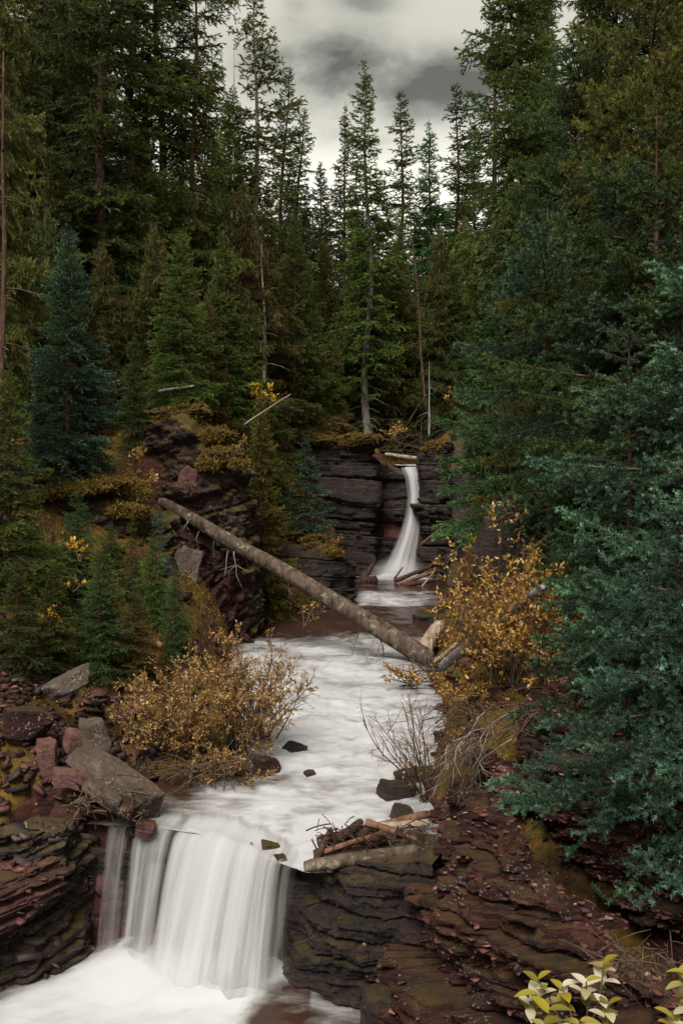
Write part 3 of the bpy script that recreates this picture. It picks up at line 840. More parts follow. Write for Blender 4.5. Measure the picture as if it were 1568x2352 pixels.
flakes_on(CL0, 'darkflake', 300, .03, .13, 1, tilt=.35, out=-.2)
flakes_on(CL10, 'redflake', 260, .015, .06, 10, mean=.42)
for i_, o_ in enumerate(TIERS):
    flakes_on(o_, 'redflake', 5200, .006, .040, 110 + i_, mean=.5, out=-.15, tilt=-.12)


def flakes_ground(kind, n, x0, x1, y0, y1, smin, smax, seed):
    rng = np.random.default_rng(seed)
    x, y = rng.uniform(x0, x1, n), rng.uniform(y0, y1, n)
    z = ground_z(x, y)
    ok = (z > creek_z(np.maximum(y, 10)) + .02) & (z > -3.75)
    p = np.stack([x, y, z], 1)[ok]
    flakes(kind, p, np.tile([0, 0, 1.0], (len(p), 1)), smin, smax, seed, mean=.24, jit=.4)


flakes_ground('redflake', 500, -6, -2.8, 10.2, 11.5, .02, .12, 51)
flakes_ground('redflake', 400, -6, -3.6, 9.3, 10.2, .02, .12, 53)
flakes_ground('darkflake', 160, -2.5, -1.1, 10.7, 12.4, .02, .10, 54)
flakes_ground('darkflake', 260, -6, -2.5, 10.2, 12.5, .02, .14, 52)
flakes_on(CL12, 'redflake', 1000, .02, .10, 12, mean=.26, jit=.4)


def build_water():
    # upper creek
    LX = [(9, -2.9), (10.2, -2.75), (11, -2.4), (12, -1.9), (13, -1.6), (14, -1.7), (16, -2.2), (18.6, -2.5), (20, -2.5), (22.6, -2.75), (22.9, -1.8), (23.2, -.6), (23.6, .0), (30, -1.2)]
    RX = [(9, -.3), (9.4, .55), (10, .95), (11, 1.2), (13, 1.55), (15, 1.8), (17, 1.8), (20, 2.2), (22, 2.6), (24, 2.9), (30, 3.2)]
    ys = np.concatenate([np.linspace(9.15, 16, 260)[:-1], np.linspace(16, 30, 300)])
    nu = 110
    u = np.linspace(0, 1, nu)
    Y = np.repeat(ys[:, None], nu, 1)
    xl = np.interp(ys, *zip(*LX)) - 0.25
    xr = np.interp(ys, *zip(*RX)) + 0.25
    X = xl[:, None] * (1 - u) + xr[:, None] * u
    # the sheet ends along the lip of the lower fall
    lipY = np.interp(X, LIP[:, 0], LIP[:, 1], left=10.15, right=9.2)
    Y = np.maximum(Y, lipY - 0.02)
    Z = creek_z(Y)
    lipz = np.interp(X, LIP[:, 0], LIP[:, 2]) - .02
    k = np.clip((Y - lipY) / 0.8, 0, 1)
    k = k * k * (3 - 2 * k)
    Z = lipz * (1 - k) + Z * k
    amp = np.interp(Y, [9, 10.5, 13, 20, 22, 23, 24, 25, 27, 30], [.03, .05, .07, .06, .03, .025, .07, .04, .02, .03])
    Z = Z + amp * fbm(X * 1.3, Y * 2.0, 0, 41, 3) * k + 0.35 * amp * fbm(X * 7, Y * 4, 0, 42, 3) * k
    foam = np.interp(Y, [9, 12, 16, 18.6, 19.6, 20.5, 23.2, 23.8, 24.8, 25.4, 27.0, 27.9, 28.6], [.90, .90, .84, .68, .48, .02, .0, .62, .60, .12, .12, .75, 1.0])
    foam = foam + 0.16 * fbm(X * 1.4, Y * .7, 0, 46, 3)
    edgeL = np.clip((X - np.interp(Y, *zip(*LX))) / np.interp(Y, [9, 11.8, 12.6, 20], [1.6, 1.6, .7, .6]), 0, 1)
    foam = foam - (1 - edgeL) * np.interp(Y, [9, 9.95, 10.3, 12, 12.4, 30], [0, 0.1, .80, .85, .4, .3])
    edgeR = np.clip((np.interp(Y, *zip(*RX)) - X) / 0.9, 0, 1)
    foam = foam - (1 - edgeR) * np.interp(Y, [9, 10, 12, 17, 30], [.5, .2, .3, .4, .4])
    # smooth humps of fast water near the lip
    V = np.stack([X, Y, Z], -1).reshape(-1, 3)
    o = new_mesh('creek_water', V, grid_faces(len(ys), nu), M['water'], smooth=True, attrs={'foam': foam}, vattrs={'flow': np.stack([X, Y, Z * 0], -1).reshape(-1, 3)})
    tag(o, kind='structure')
    # lower pool
    xs, ys = np.linspace(-6, .75, 190), np.linspace(4, 10.2, 200)
    X, Y = np.meshgrid(xs, ys, indexing='ij')
    lipY = np.interp(X, LIP[:, 0], LIP[:, 1]) - 0.45
    dist = np.hypot(np.clip(np.abs(X + 1.5) - .9, 0, 9), np.clip(lipY - Y, 0, 9) * 0.9)
    Z = -4.86 + 0.16 * np.exp(-(dist / .5) ** 2) + 0.05 * fbm(X * 1.8, Y * 1.8, 0, 43, 3)
    foam = 1.25 - np.clip((X + .95 + (9.0 - Y) * 0.35) / .35, 0, 1) * 1.05 * np.clip((9.25 - Y) / .3 + 0.4, 0, 1)
    side = np.clip((-2.35 - X - (9.75 - Y) * 1.0) / .6, 0, 1)
    foam = foam - side * 1.15 + 0.18 * fbm(X * 1.2, Y * 1.2, 0, 44, 3)
    foam = np.where(X > -.3, foam + 0.30 * np.exp(-((Y - 8.95) / .3) ** 2), foam)
    flow = np.stack([X * 1.0 + Y * 0.3, (X * -0.3 + Y) * 1.2, Z * 0], -1)
    o = new_mesh('pool_water', np.stack([X, Y, Z], -1).reshape(-1, 3), grid_faces(len(xs), len(ys)), M['water'], smooth=True, attrs={'foam': foam}, vattrs={'flow': flow.reshape(-1, 3)})
    tag(o, kind='structure')
    # curtain of the lower fall
    ns, nt = 220, 60
    cum = np.concatenate([[0], np.cumsum(np.linalg.norm(np.diff(LIP, axis=0), axis=1))])
    for layer in range(3):
        s = np.linspace(0, cum[-1], ns)
        c = np.stack([np.interp(s, cum, LIP[:, k]) for k in range(3)], 1)
        for k in range(3):
            c[:, k] = np.convolve(np.pad(c[:, k], 12, mode='edge'), np.ones(25) / 25, 'valid')
        c[:, 2] += .05 * fbm(s * 2.2, 0, 0, 57, 3) - .02
        LEAD = 0.24                                     # first stretch of the sheet still slides along the creek
        tt = np.linspace(0, 1, nt)
        t = np.clip((tt - LEAD) / (1 - LEAD), 0, 1)
        wl = np.clip(1 - tt / LEAD, 0, 1)
        S = np.repeat(s[:, None], nt, 1)
        T = np.repeat(t[None], ns, 0)
        W_ = np.repeat(wl[None], ns, 0)
        rel = s / cum[-1]
        reach = np.interp(rel, [0, .12, .3, .5, .75, 1], [.26, .30, .56, .74, .60, .30]) * (1 - 0.3 * (layer == 1) + .14 * (layer == 2)) * (1 + 0.16 * fbm(s * 3, 0, 0, 50 + layer, 3))
        drop = -4.88 - c[:, 2]
        q = np.clip(T / .8, 0, 1)
        o_ = np.clip((T - .66) / .34, 0, 1)
        X = c[:, 0][:, None] - 0.34 * reach[:, None] * np.sqrt(q) + 0.03 * fbm(S * 5, T * .6, 0, 51 + layer, 3) * (T > 0) + .12 * W_
        Y = c[:, 1][:, None] - reach[:, None] * (0.62 * np.sqrt(q) + 0.38 * q) - 0.05 * fbm(S * 3.2, T * .5, 0, 52 + layer, 3) * np.sqrt(T) + 0.1 * (layer == 1) - 0.5 * o_ ** 2 + .6 * W_
        Z = c[:, 2][:, None] + drop[:, None] * (1 - (1 - q) * (1 - 0.35 * q)) * (0.94 + 0.06 * o_) + 0.015 - 0.02 * (layer == 1) - 0.03 * o_ 
        kk = np.clip(.75 * W_, 0, 1) ** 2 * (3 - 1.5 * W_)
        Z = np.where(W_ > 0, c[:, 2][:, None] * (1 - kk) + creek_z(Y) * kk + .025 - (0.09 * (layer == 1) + .2 * (layer == 2)) * np.clip(W_ * 4, 0, 1), Z)
        base = np.interp(rel, [0, .03, .09, .12, .16, .25, .31, .36, .45, .72, .82, .88, .95, 1], [.2, .52, .42, .02, .52, .66, .36, .72, 1.0, .95, .56, .32, .2, -.1])
        foam = base[:, None] + 0.55 * np.clip((T - .78) / .22, 0, 1) * np.clip(base[:, None] * 3, 0, 1) - 0.1 * (layer == 1) - 1.5 * np.clip((W_ - .4) / .6, 0, 1) ** 1.5 + .2 * np.clip(W_ * 4, 0, 1) * (base[:, None] > .3)
        if layer == 2:
            foam = np.clip((T - .45) / .55, 0, 1) ** 1.3 * (.35 + .55 * base[:, None]) - .12 * (T < .45) - 3 * (T < .3)
        o = new_mesh('waterfall', np.stack([X, Y, Z], -1).reshape(-1, 3), grid_faces(ns, nt), M['fall'], smooth=True, attrs={'foam': foam}, vattrs={'flow': np.stack([S + layer * 7.3, T * 1.5, T * 0], -1).reshape(-1, 3)})
        tag(o, kind='structure')
    # upper fall
    cl = np.array([(944, 1066, 30.2, 24), (944, 1074, 29.3, 24), (952, 1095, 29.05, 21), (955, 1140, 28.9, 18), (951, 1185, 28.75, 20), (942, 1230, 28.5, 26), (931, 1270, 28.3, 34), (917, 1318, 28.0, 46)], float)
    for layer in range(2):
        nt, ns = 70, 50
        q = np.linspace(0, len(cl) - 1, nt)
        c = np.stack([np.interp(q, np.arange(len(cl)), cl[:, k]) for k in range(4)], 1)
        for k in range(4):
            c[:, k] = np.convolve(np.pad(c[:, k], 3, mode='edge'), np.ones(7) / 7, 'valid')
        a = np.linspace(-1, 1, ns)
        base = np.stack([(c[:, 0] - CX) / F * c[:, 2], c[:, 2], -(c[:, 1] - CY) / F * c[:, 2]], 1)
        w = c[:, 3] / F * 29 * (1 - 0.25 * layer)
        X = base[:, 0][:, None] + w[:, None] * a
        Y = base[:, 1][:, None] + 0.18 * np.abs(a[None, :]) ** 2 + 0.15 * layer
        Z = base[:, 2][:, None] + 0 * a
        foam = 0.95 - 0.75 * np.abs(a[None, :]) ** 2.5 - np.linspace(0, .25, nt)[:, None] - 0.15 * layer
        o = new_mesh('waterfall', np.stack([X, Y, Z], -1).reshape(-1, 3), grid_faces(nt, ns), M['fall'], smooth=True, attrs={'foam': foam}, vattrs={'flow': np.stack([(a[None, :] + 0 * X) * .6 + layer * 3, q[:, None] * .3 + 0 * X, 0 * X], -1).reshape(-1, 3)})
        tag(o, kind='structure')
    # spray hanging at the foot of each fall
    for nm, loc, rad, dens in (('spray', (-1.55, 9.25, -4.78), (1.4, .45, .40), 4.0), ('spray', (1.75, 27.9, -2.0), (1.1, .7, .75), 1.5)):
        V, Fq = rock_verts((1, 1, 1), 5, n=10, planes=0, p=2, rough=0)
        V = V / np.linalg.norm(V, axis=1)[:, None]
        mm = bpy.data.materials.new('spray')
        mm.use_nodes = True
        nt_ = mm.node_tree
        nt_.nodes.remove(nt_.nodes['Principled BSDF'])
        pv = nt_.nodes.new('ShaderNodeVolumePrincipled')
        pv.inputs['Color'].default_value = (.98, .98, .98, 1)
        pv.inputs['Anisotropy'].default_value = 0.0
        tcn = nt_.nodes.new('ShaderNodeTexCoord')
        ln = nt_.nodes.new('ShaderNodeVectorMath'); ln.operation = 'LENGTH'
        nt_.links.new(tcn.outputs['Object'], ln.inputs[0])
        mr = nt_.nodes.new('ShaderNodeMapRange')
        mr.interpolation_type = 'SMOOTHSTEP'
        mr.inputs['From Min'].default_value = 1.0
        mr.inputs['From Max'].default_value = 0.1
        mr.inputs['To Min'].default_value = 0.0
        mr.inputs['To Max'].default_value = dens
        nt_.links.new(ln.outputs['Value'], mr.inputs['Value'])
        nt_.links.new(mr.outputs[0], pv.inputs['Density'])
        nt_.links.new(pv.outputs[0], nt_.nodes['Material Output'].inputs['Volume'])
        o = new_mesh(nm, V, Fq, mm)
        o.location = loc
        o.scale = rad
        tag(o, 'white spray drifting at the foot of the waterfall', kind='stuff')
    # the stream above the upper fall
    xs, ys = np.linspace(1.9, 2.75, 12), np.linspace(29.5, 34, 20)
    X, Y = np.meshgrid(xs, ys, indexing='ij')
    o = new_mesh('stream_water', np.stack([X, Y, 1.5 + (Y - 29.5) * .06 + .03 * fbm(X * 3, Y * 2, 0, 60)], -1).reshape(-1, 3), grid_faces(12, 20), M['water'], smooth=True, attrs={'foam': 0.9 + 0 * X}, vattrs={'flow': np.stack([X, Y, 0 * X], -1).reshape(-1, 3)})
    tag(o, kind='structure')


build_water()


# ------------------------------------------------------------------ spruces
def sprays(rng, p0, p1, step, nlen, nwid, fan, per):
    """needle blades along twig pieces p0 -> p1; returns verts, tris and a 0..1 place along the twig"""
    d = p1 - p0
    ln = np.linalg.norm(d, axis=1)
    d = d / (ln[:, None] + 1e-9)
    cnt = np.maximum(1, np.round(ln / step).astype(int)) * per
    idx = np.repeat(np.arange(len(ln)), cnt)
    n = len(idx)
    u = rng.random(n)
    base = p0[idx] + d[idx] * (u * ln[idx])[:, None]
    dd = d[idx]
    r = rng.normal(size=(n, 3))
    r -= dd * (r * dd).sum(1)[:, None]
    r /= np.linalg.norm(r, axis=1)[:, None] + 1e-9
    ang = fan * (0.6 + 0.6 * rng.random(n))
    nd = dd * np.cos(ang)[:, None] + r * np.sin(ang)[:, None]
    L = nlen * (0.65 + 0.6 * rng.random(n))
    side = np.cross(nd, rng.normal(size=(n, 3)))
    side /= np.linalg.norm(side, axis=1)[:, None] + 1e-9
    w = nwid * (0.7 + 0.6 * rng.random(n))
    a = base - side * w[:, None] * 0.5
    b = base + side * w[:, None] * 0.5
    c = base + nd * L[:, None]
    V = np.stack([a, b, c], 1).reshape(-1, 3)
    Fc = np.arange(3 * n).reshape(-1, 3)
    return V, Fc, np.repeat(u, 3), np.repeat(idx, 3)


def branch_template(L, rng, lod, droop=0.5):
    """one spruce bough of length L along +x: twigs fan out left and right and hang a little"""
    sp, slen, step, nlen, nwid, fan, per = lod
    def axis(t):
        return np.stack([L * t, 0 * t, L * (0.10 * t - droop * 0.55 * t ** 2 + droop * 0.42 * t ** 3.2)], -1)
    t = np.arange(0.10, 1.0, sp / L)
    t = np.clip(t + rng.normal(0, 0.25 * sp / L, len(t)), 0.06, 0.99)
    P0, P1, W = [], [], []
    tt = np.linspace(0.45, 1.0, max(4, int(L * .6 / slen) + 2))
    pts = axis(tt)
    for a, b in zip(pts[:-1], pts[1:]):
        P0.append(a); P1.append(b); W.append(1.0)
    for i, ti in enumerate(t):
        sgn = 1 if i % 2 else -1
        env = min(1.0, (ti + 0.12) * 2.2) * (1 - ti) ** 0.75
        l = max(slen * 0.8, 0.62 * L * env * (0.65 + 0.6 * rng.random()))
        ang = math.radians(58 - 22 * ti + rng.normal(0, 8))
        dz = rng.normal(-0.18, 0.18)
        d = np.array([math.cos(ang), sgn * math.sin(ang), dz])
        o = axis(np.array([ti]))[0]
        m = max(1, int(round(l / slen)))
        prev = o
        for q in range(m):
            f = (q + 1) / m
            cur = o + d * l * f + np.array([0, 0, -0.25 * l * f * f * droop * 1.6 + 0.06 * l * f ** 3])
            P0.append(prev); P1.append(cur); W.append(0.35 + 0.65 * f * (0.4 + .6 * ti))
            # side shoots
            if q < m:
                for s2 in (-1, 1):
                    if rng.random() < 0.8:
                        a2 = ang * sgn + s2 * math.radians(42 + rng.normal(0, 9))
                        l2 = min(slen * 1.15, 0.55 * l * (1 - f * 0.5)) * (0.6 + 0.7 * rng.random())
                        q0 = prev + (cur - prev) * rng.random()
                        q1 = q0 + l2 * np.array([math.cos(a2), math.sin(a2), rng.normal(0.35, 0.35) if fan > 1 else rng.normal(-0.2, 0.3)])
                        P0.append(q0); P1.append(q1); W.append(0.45 + 0.55 * rng.random() * (0.3 + .7 * f))
            prev = cur
    P0, P1, W = np.array(P0), np.array(P1), np.array(W)
    V, Fc, u, idx = sprays(rng, P0, P1, step, nlen, nwid, fan, per)
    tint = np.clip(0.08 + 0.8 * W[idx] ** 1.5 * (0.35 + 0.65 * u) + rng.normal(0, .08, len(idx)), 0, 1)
    # bough wood
    bg = Bag()
    tube(bg, axis(np.linspace(0, 0.8, 5)), np.linspace(0.011 * L + .004, 0.004, 5), 4, cap=False)
    return V, Fc, tint, bg.v[0], bg.f4[0]


LENS = [0.3, 0.6, 1.0, 1.6, 2.4]
LOD = dict(      # twig spacing, shoot length, blade step, blade length, blade width, fan, blades per step
    fine=(0.085, 0.100, 0.0060, 0.027, 0.0085, 1.08, 3),
    mid=(0.09, 0.11, 0.021, 0.052, 0.015, 0.65, 3),
    small=(0.055, 0.06, 0.014, 0.030, 0.009, 0.65, 3),
    coarse=(0.15, 0.18, 0.040, 0.095, 0.034, 0.6, 3),
)
_tmpl = {}


def templates(lod, droop):
    k = (lod, droop)
    if k not in _tmpl:
        rng = np.random.default_rng(900 + len(_tmpl))
        _tmpl[k] = [[branch_template(L, rng, LOD[lod], droop) for _ in range(3)] for L in LENS]
    return _tmpl[k]


def spruce_mesh(h, r, z0, seed, lod, droop=0.5, step=0.34, nb=5, power=0.9, gaps=0.12, lichen=0.0, bare=0.0, trunk_r=None, irregular=0.25):
    rng = np.random.default_rng(seed)
    T = templates(lod, droop)
    cv, cf, ct, n = [], [], [], 0
    wood = Bag()
    lv = Bag()
    tr = trunk_r or (0.011 * h + 0.01)
    zz = np.linspace(0, h, 26)
    wob = np.stack([0.02 * h * fbm(zz * .12, 0, 0, seed, 2), 0.02 * h * fbm(zz * .12, 9, 0, seed, 2), zz], 1)
    wob[:, :2] -= wob[0, :2]
    wob[:, :2] *= np.minimum(1, zz / (0.1 * h))[:, None]
    rad = tr * (1 - 0.93 * (zz / h)) + 0.5 * tr * np.exp(-zz / (0.02 * h))
    tube(wood, wob, rad, 9, rough=0.12, seed=seed)
    z = z0 * h
    clump = rng.random(64)
    while z < h * 0.992:
        f = (z - z0 * h) / (h * (1 - z0))
        env = (1 - f) ** power * min(1.0, 0.55 + f * 3.5)
        k = max(3, int(round(nb * (0.75 + 0.5 * rng.random()))))
        a0 = rng.random() * 6.28
        cx, cy = np.interp(z, zz, wob[:, 0]), np.interp(z, zz, wob[:, 1])
        whorl = 1 + irregular * (rng.random() - 0.5) * 1.6
        for j in range(k):
            if rng.random() < gaps: continue
            az = a0 + j * 6.283 / k + rng.normal(0, 0.22)
            sector = clump[int((az % 6.283) / 6.283 * 8) * 8 + min(7, int(f * 8))]
            L = (r * env * (1 - irregular * 0.9 + irregular * 1.5 * sector) * whorl + 0.06 + 0.02 * h * (1 - f) * 0) * (0.8 + 0.35 * rng.random())
            L = max(L, 0.02 * h * 0.5)
            q = int(np.argmin(np.abs(np.log(np.array(LENS) / L))))
            V, Fc, tint, WV, WF = T[q][rng.integers(3)]
            s = L / LENS[q]
            pitch = math.radians(-14 + 52 * f ** 1.6 + rng.normal(0, 7))
            roll = rng.normal(0, 0.2)
            cp, sp_, cr, sr, ca, sa = math.cos(pitch), math.sin(pitch), math.cos(roll), math.sin(roll), math.cos(az), math.sin(az)
            Rr = np.array([[1, 0, 0], [0, cr, -sr], [0, sr, cr]])
            Rp = np.array([[cp, 0, -sp_], [0, 1, 0], [sp_, 0, cp]])
            Ra = np.array([[ca, -sa, 0], [sa, ca, 0], [0, 0, 1]])
            R = (Ra @ Rp @ Rr) * s
            o = np.array([cx, cy, z + rng.normal(0, 0.06)])
            cv.append(V @ R.T + o); cf.append(Fc + n); n += len(V)
            ct.append(np.clip(tint + rng.normal(0, 0.09), 0, 1))
            wood.add(WV @ R.T + o, None, WF)
            if lichen and rng.random() < 0.9:
                m = int(lichen * L * 130)
                t = rng.random(m) ** 0.8
                ax = np.stack([L * t, rng.normal(0, .16, m) * L * (1.1 - t), L * (0.10 * t - droop * .3 * t * t)], 1) @ (R / s).T + o
                ll = rng.random(m) ** 2 * 0.20 + 0.04
                sw = rng.normal(0, .12, (m, 3)); sw[:, 2] = 0
                wv = rng.normal(0, 1, (m, 3)); wv[:, 2] = 0
                wv /= np.linalg.norm(wv, axis=1)[:, None]
                ww = (0.004 + 0.009 * rng.random(m))[:, None]
                tip = ax + np.stack([0 * ll, 0 * ll, -ll], 1) + sw * ll[:, None] * 2
                midp = (ax + tip) / 2 + sw * .3 * ll[:, None]
                VV = np.stack([ax, midp - wv * ww, midp + wv * ww, tip], 1).reshape(-1, 3)
                b = np.arange(m)[:, None] * 4
                lv.add(VV, np.concatenate([b + [0, 1, 2], b + [1, 3, 2]]), None, np.repeat(rng.random(m), 4))
        z += step * (0.75 + 0.5 * rng.random()) * (1 - 0.55 * f)
    # bare lower limbs
    if bare:
        for _ in range(int(bare)):
            zb = h * z0 * (0.25 + 0.8 * rng.random())
            az = rng.random() * 6.28
            L = r * (0.25 + 0.6 * rng.random())
            tq = np.linspace(0, 1, 5)
            pts = np.stack([np.cos(az) * L * tq, np.sin(az) * L * tq, zb - 0.25 * L * tq ** 2 + rng.normal(0, .03, 5)], 1)
            pts[:, 0] += np.interp(zb, zz, wob[:, 0]); pts[:, 1] += np.interp(zb, zz, wob[:, 1])
            tube(wood, pts, np.linspace(.016, .004, 5), 4, cap=False)
            if lichen:
                m = 10
                t = rng.random(m)
                ax = np.stack([np.interp(t, tq, pts[:, k]) for k in range(3)], 1)
                ll = rng.random(m) * .3 + .06
                wv = rng.normal(0, 1, (m, 3)); wv[:, 2] = 0
                wv /= np.linalg.norm(wv, axis=1)[:, None]
                tip = ax - np.stack([0 * ll, 0 * ll, ll], 1)
                VV = np.stack([ax, (ax + tip) / 2 - wv * .014, (ax + tip) / 2 + wv * .014, tip], 1).reshape(-1, 3)
                b = np.arange(m)[:, None] * 4
                lv.add(VV, np.concatenate([b + [0, 1, 2], b + [1, 3, 2]]), None, np.repeat(rng.random(m), 4))
    return dict(cv=np.concatenate(cv), cf=np.concatenate(cf), ct=np.concatenate(ct), wood=wood, lichen=lv if lv.n else None, h=h)


PROTO = {}


def spruce_proto(key, **k):
    d = spruce_mesh(**k)
    PROTO[key] = dict(d=d, parts=None, h=d['h'])


def put_tree(key, px, d, top, label, needles='green', group=None, xs=1.0, lean=(0, 0), rot=None, bark='bark', base=None, x=None, sink=0.12, cat='spruce'):
    pr = PROTO[key]
    X = (px - CX) / F * d if x is None else x
    zb = gz(X, d) - sink if base is None else -(base - CY) / F * d
    zt = -(top - CY) / F * d
    sz = max(0.2, (zt - zb) / pr['h'])
    root = empty('spruce_tree', (X, d, zb), label, cat, group)
    root.scale = (sz * xs, sz * xs, sz)
    rng = random.Random(int(px * 13 + d * 101 + top))
    root.rotation_euler = (lean[1], lean[0], rng.random() * 6.28 if rot is None else rot)
    if pr['parts'] is None:
        D = pr['d']
        cr = new_mesh('crown', D['cv'], D['cf'], M['needles'], root, {'tint': D['ct']})
        tk = D['wood'].build('trunk', M[bark], root, smooth=True)
        pr['barks'] = {bark: tk.data}
        parts = [cr, tk]
        if D['lichen']:
            parts.append(tag(D['lichen'].build('hanging_lichen', M['lichen'], root), kind='stuff'))
        pr['parts'] = parts
        pr['d'] = None
        parts_here = parts
    else:
        parts_here = []
        for p in pr['parts']:
            c = p.copy()
            COL.objects.link(c)
            c.parent = root
            parts_here.append(c)
        if bark not in pr['barks']:
            me = pr['parts'][1].data.copy()
            me.materials[0] = M[bark]
            pr['barks'][bark] = me
        parts_here[1].data = pr['barks'][bark]
    mid, tipf = NEEDLES[needles]
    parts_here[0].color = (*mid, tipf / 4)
    return root


spruce_proto('spire', h=16, r=1.9, z0=0.14, seed=11, lod='coarse', droop=0.5, step=0.36, nb=6, power=0.75, gaps=0.12, bare=14, irregular=0.4)
spruce_proto('spire_thin', h=16, r=1.5, z0=0.2, seed=12, lod='coarse', droop=0.65, step=0.38, nb=5, power=0.65, gaps=0.16, bare=20, lichen=0.12, irregular=0.55)
spruce_proto('spire_wide', h=16, r=2.4, z0=0.08, seed=13, lod='coarse', droop=0.5, step=0.36, nb=6, power=0.75, gaps=0.1, bare=10, irregular=0.35)
spruce_proto('old', h=20, r=2.7, z0=0.25, seed=14, lod='coarse', droop=0.7, step=0.42, nb=6, power=0.5, gaps=0.12, lichen=0.4, bare=40, trunk_r=0.25, irregular=0.5)
spruce_proto('old_lichen', h=20, r=2.3, z0=0.16, seed=15, lod='coarse', droop=0.8, step=0.40, nb=6, power=0.45, gaps=0.1, lichen=0.8, bare=40, trunk_r=0.2, irregular=0.5)
spruce_proto('old_open', h=20, r=2.7, z0=0.22, seed=24, lod='coarse', droop=0.75, step=0.62, nb=5, power=0.5, gaps=0.35, lichen=0.4, bare=50, trunk_r=0.27, irregular=0.6)
spruce_proto('spire_ragged', h=16, r=1.9, z0=0.18, seed=31, lod='coarse', droop=0.55, step=0.40, nb=5, power=0.7, gaps=0.28, bare=24, lichen=0.1, irregular=0.8)
spruce_proto('young', h=6, r=1.3, z0=0.04, seed=16, lod='mid', droop=0.4, step=0.20, nb=6, power=0.85, gaps=0.05, irregular=0.35)
spruce_proto('young_slim', h=6, r=1.0, z0=0.06, seed=17, lod='mid', droop=0.55, step=0.20, nb=6, power=0.8, gaps=0.06, lichen=0.1, irregular=0.4)
spruce_proto('young_lichen', h=6, r=1.2, z0=0.08, seed=18, lod='mid', droop=0.6, step=0.21, nb=6, power=0.7, gaps=0.08, lichen=0.7, irregular=0.45)
spruce_proto('sapling', h=2.4, r=0.66, z0=0.04, seed=19, lod='small', droop=0.35, step=0.12, nb=6, power=0.85, gaps=0.04, irregular=0.3)
spruce_proto('sapling_thin', h=2.4, r=0.42, z0=0.06, seed=20, lod='small', droop=0.5, step=0.13, nb=5, power=0.8, gaps=0.06, irregular=0.4)
spruce_proto('near_tall', h=6, r=1.75, z0=0.30, seed=21, lod='fine', droop=0.4, step=0.32, nb=6, power=0.6, gaps=0.16, irregular=0.55)
spruce_proto('near_mid', h=4.3, r=1.4, z0=0.06, seed=22, lod='fine', droop=0.4, step=0.28, nb=6, power=0.65, gaps=0.15, irregular=0.55)
spruce_proto('near_low', h=3.4, r=1.4, z0=0.27, seed=23, lod='fine', droop=0.5, step=0.26, nb=6, power=0.55, gaps=0.14, irregular=0.55)

GT = 'spruces round the creek'
# the tall spruces of the left bank
put_tree('old_lichen', 12, 15, -500, 'old lichen hung spruce at the left picture edge behind the thin dead trunk', 'olive', GT, bark='bark', xs=.42)
put_tree('spire_wide', 95, 27, -260, 'dark full spruce between the pale edge trunk and the paired red trunks', 'dark', GT)
put_tree('old_open', 226, 24, -330, 'tall spruce with thick red brown trunk, left one of the pair', 'dark', GT)
put_tree('old_open', 290, 25, -420, 'tall spruce with thick red brown trunk, right one of the pair', 'green', GT, rot=2.0)
put_tree('old_open', 375, 27, -220, 'lichen hung spruce with sky gaps just right of the paired trunks', 'olive', GT)
put_tree('old_open', 450, 26, -180, 'tall spruce with thin dark trunk beside the left edge of the open sky', 'green', GT, xs=0.75, lean=(0.015, 0))
put_tree('spire_ragged', 598, 30, -25, 'tall spire spruce reaching the top of the picture left of the clouds', 'olive', GT, bark='greybark')
put_tree('spire_thin', 655, 37, 150, 'thin spire spruce just right of the tallest left spire', 'dark', GT)
put_tree('spire_thin', 689, 40, 245, 'small topped bluish spire spruce at the left edge of the sky gap', 'teal', GT, xs=1.2)
put_tree('spire_wide', 733, 46, 370, 'lowest spire at the bottom of the sky gap', 'dark', GT)
put_tree('spire', 787, 40, 234, 'slim spire spruce left of the tall central spire', 'dark', GT, xs=0.8)
put_tree('spire', 846, 32, 130, 'tall central spire spruce rising above the upper waterfall', 'green', GT, lean=(0.02, 0), bark='greybark', xs=0.95)
put_tree('spire_ragged', 922, 38, 216, 'thin ragged spire spruce right of the tall central spire', 'dark', GT)
put_tree('spire', 990, 37, 270, 'shorter blue green spire spruce above the upper fall cliff', 'teal', GT)
put_tree('spire_ragged', 1053, 38, 196, 'tall spire spruce left of the big right hand trees', 'dark', GT)
put_tree('spire_ragged', 1088, 41, 282, 'ragged spire spruce close beside the big right hand trees', 'green', GT, xs=1.2)
# right bank
put_tree('old', 1210, 23, -180, 'big dark spruce with straight trunk against the right edge of the sky', 'green', GT, xs=0.85, rot=1.0)
put_tree('old', 1390, 17, -420, 'dark old spruce at the top right beside the straight trunked one', 'dark', GT, xs=1.0, rot=4.0)
put_tree('near_tall', 1325, 17, 60, 'mid green spruce above the blue green boughs at right', 'teal', GT, xs=0.75)
put_tree('near_tall', 1490, 13.5, -250, 'olive green spruce in the upper right corner', 'olive', GT, xs=0.7)
put_tree('spire_wide', 1040, 33, 560, 'dark slender spruce right of the dead leaning trunk above the fall', 'teal', GT, xs=0.8)
put_tree('young', 1185, 20, 560, 'green spruce at the foot of the big right trees', 'teal', GT)
put_tree('young_slim', 1150, 17.5, 850, 'green spruce overhanging the right creek bank below the upper fall', 'teal', GT, xs=0.9)
put_tree('near_tall', 1262, 13.8, 470, 'blue green spruce rising behind the orange shrub, left of the tallest blue green one', 'blue', GT, xs=0.95, rot=4.4)
put_tree('near_tall', 1440, 12, 385, 'tallest of the blue green spruces on the right, its pointed top near the olive spruces', 'blue', GT, rot=0.6)
put_tree('near_mid', 1450, 9.3, 735, 'middle blue green spruce on the right, its pointed top under the tallest one', 'blue', GT, rot=1.6)
put_tree('near_low', 1600, 7.3, 1090, 'lowest and nearest blue green spruce, spreading over the red cliff', 'blue', GT, rot=2.2)
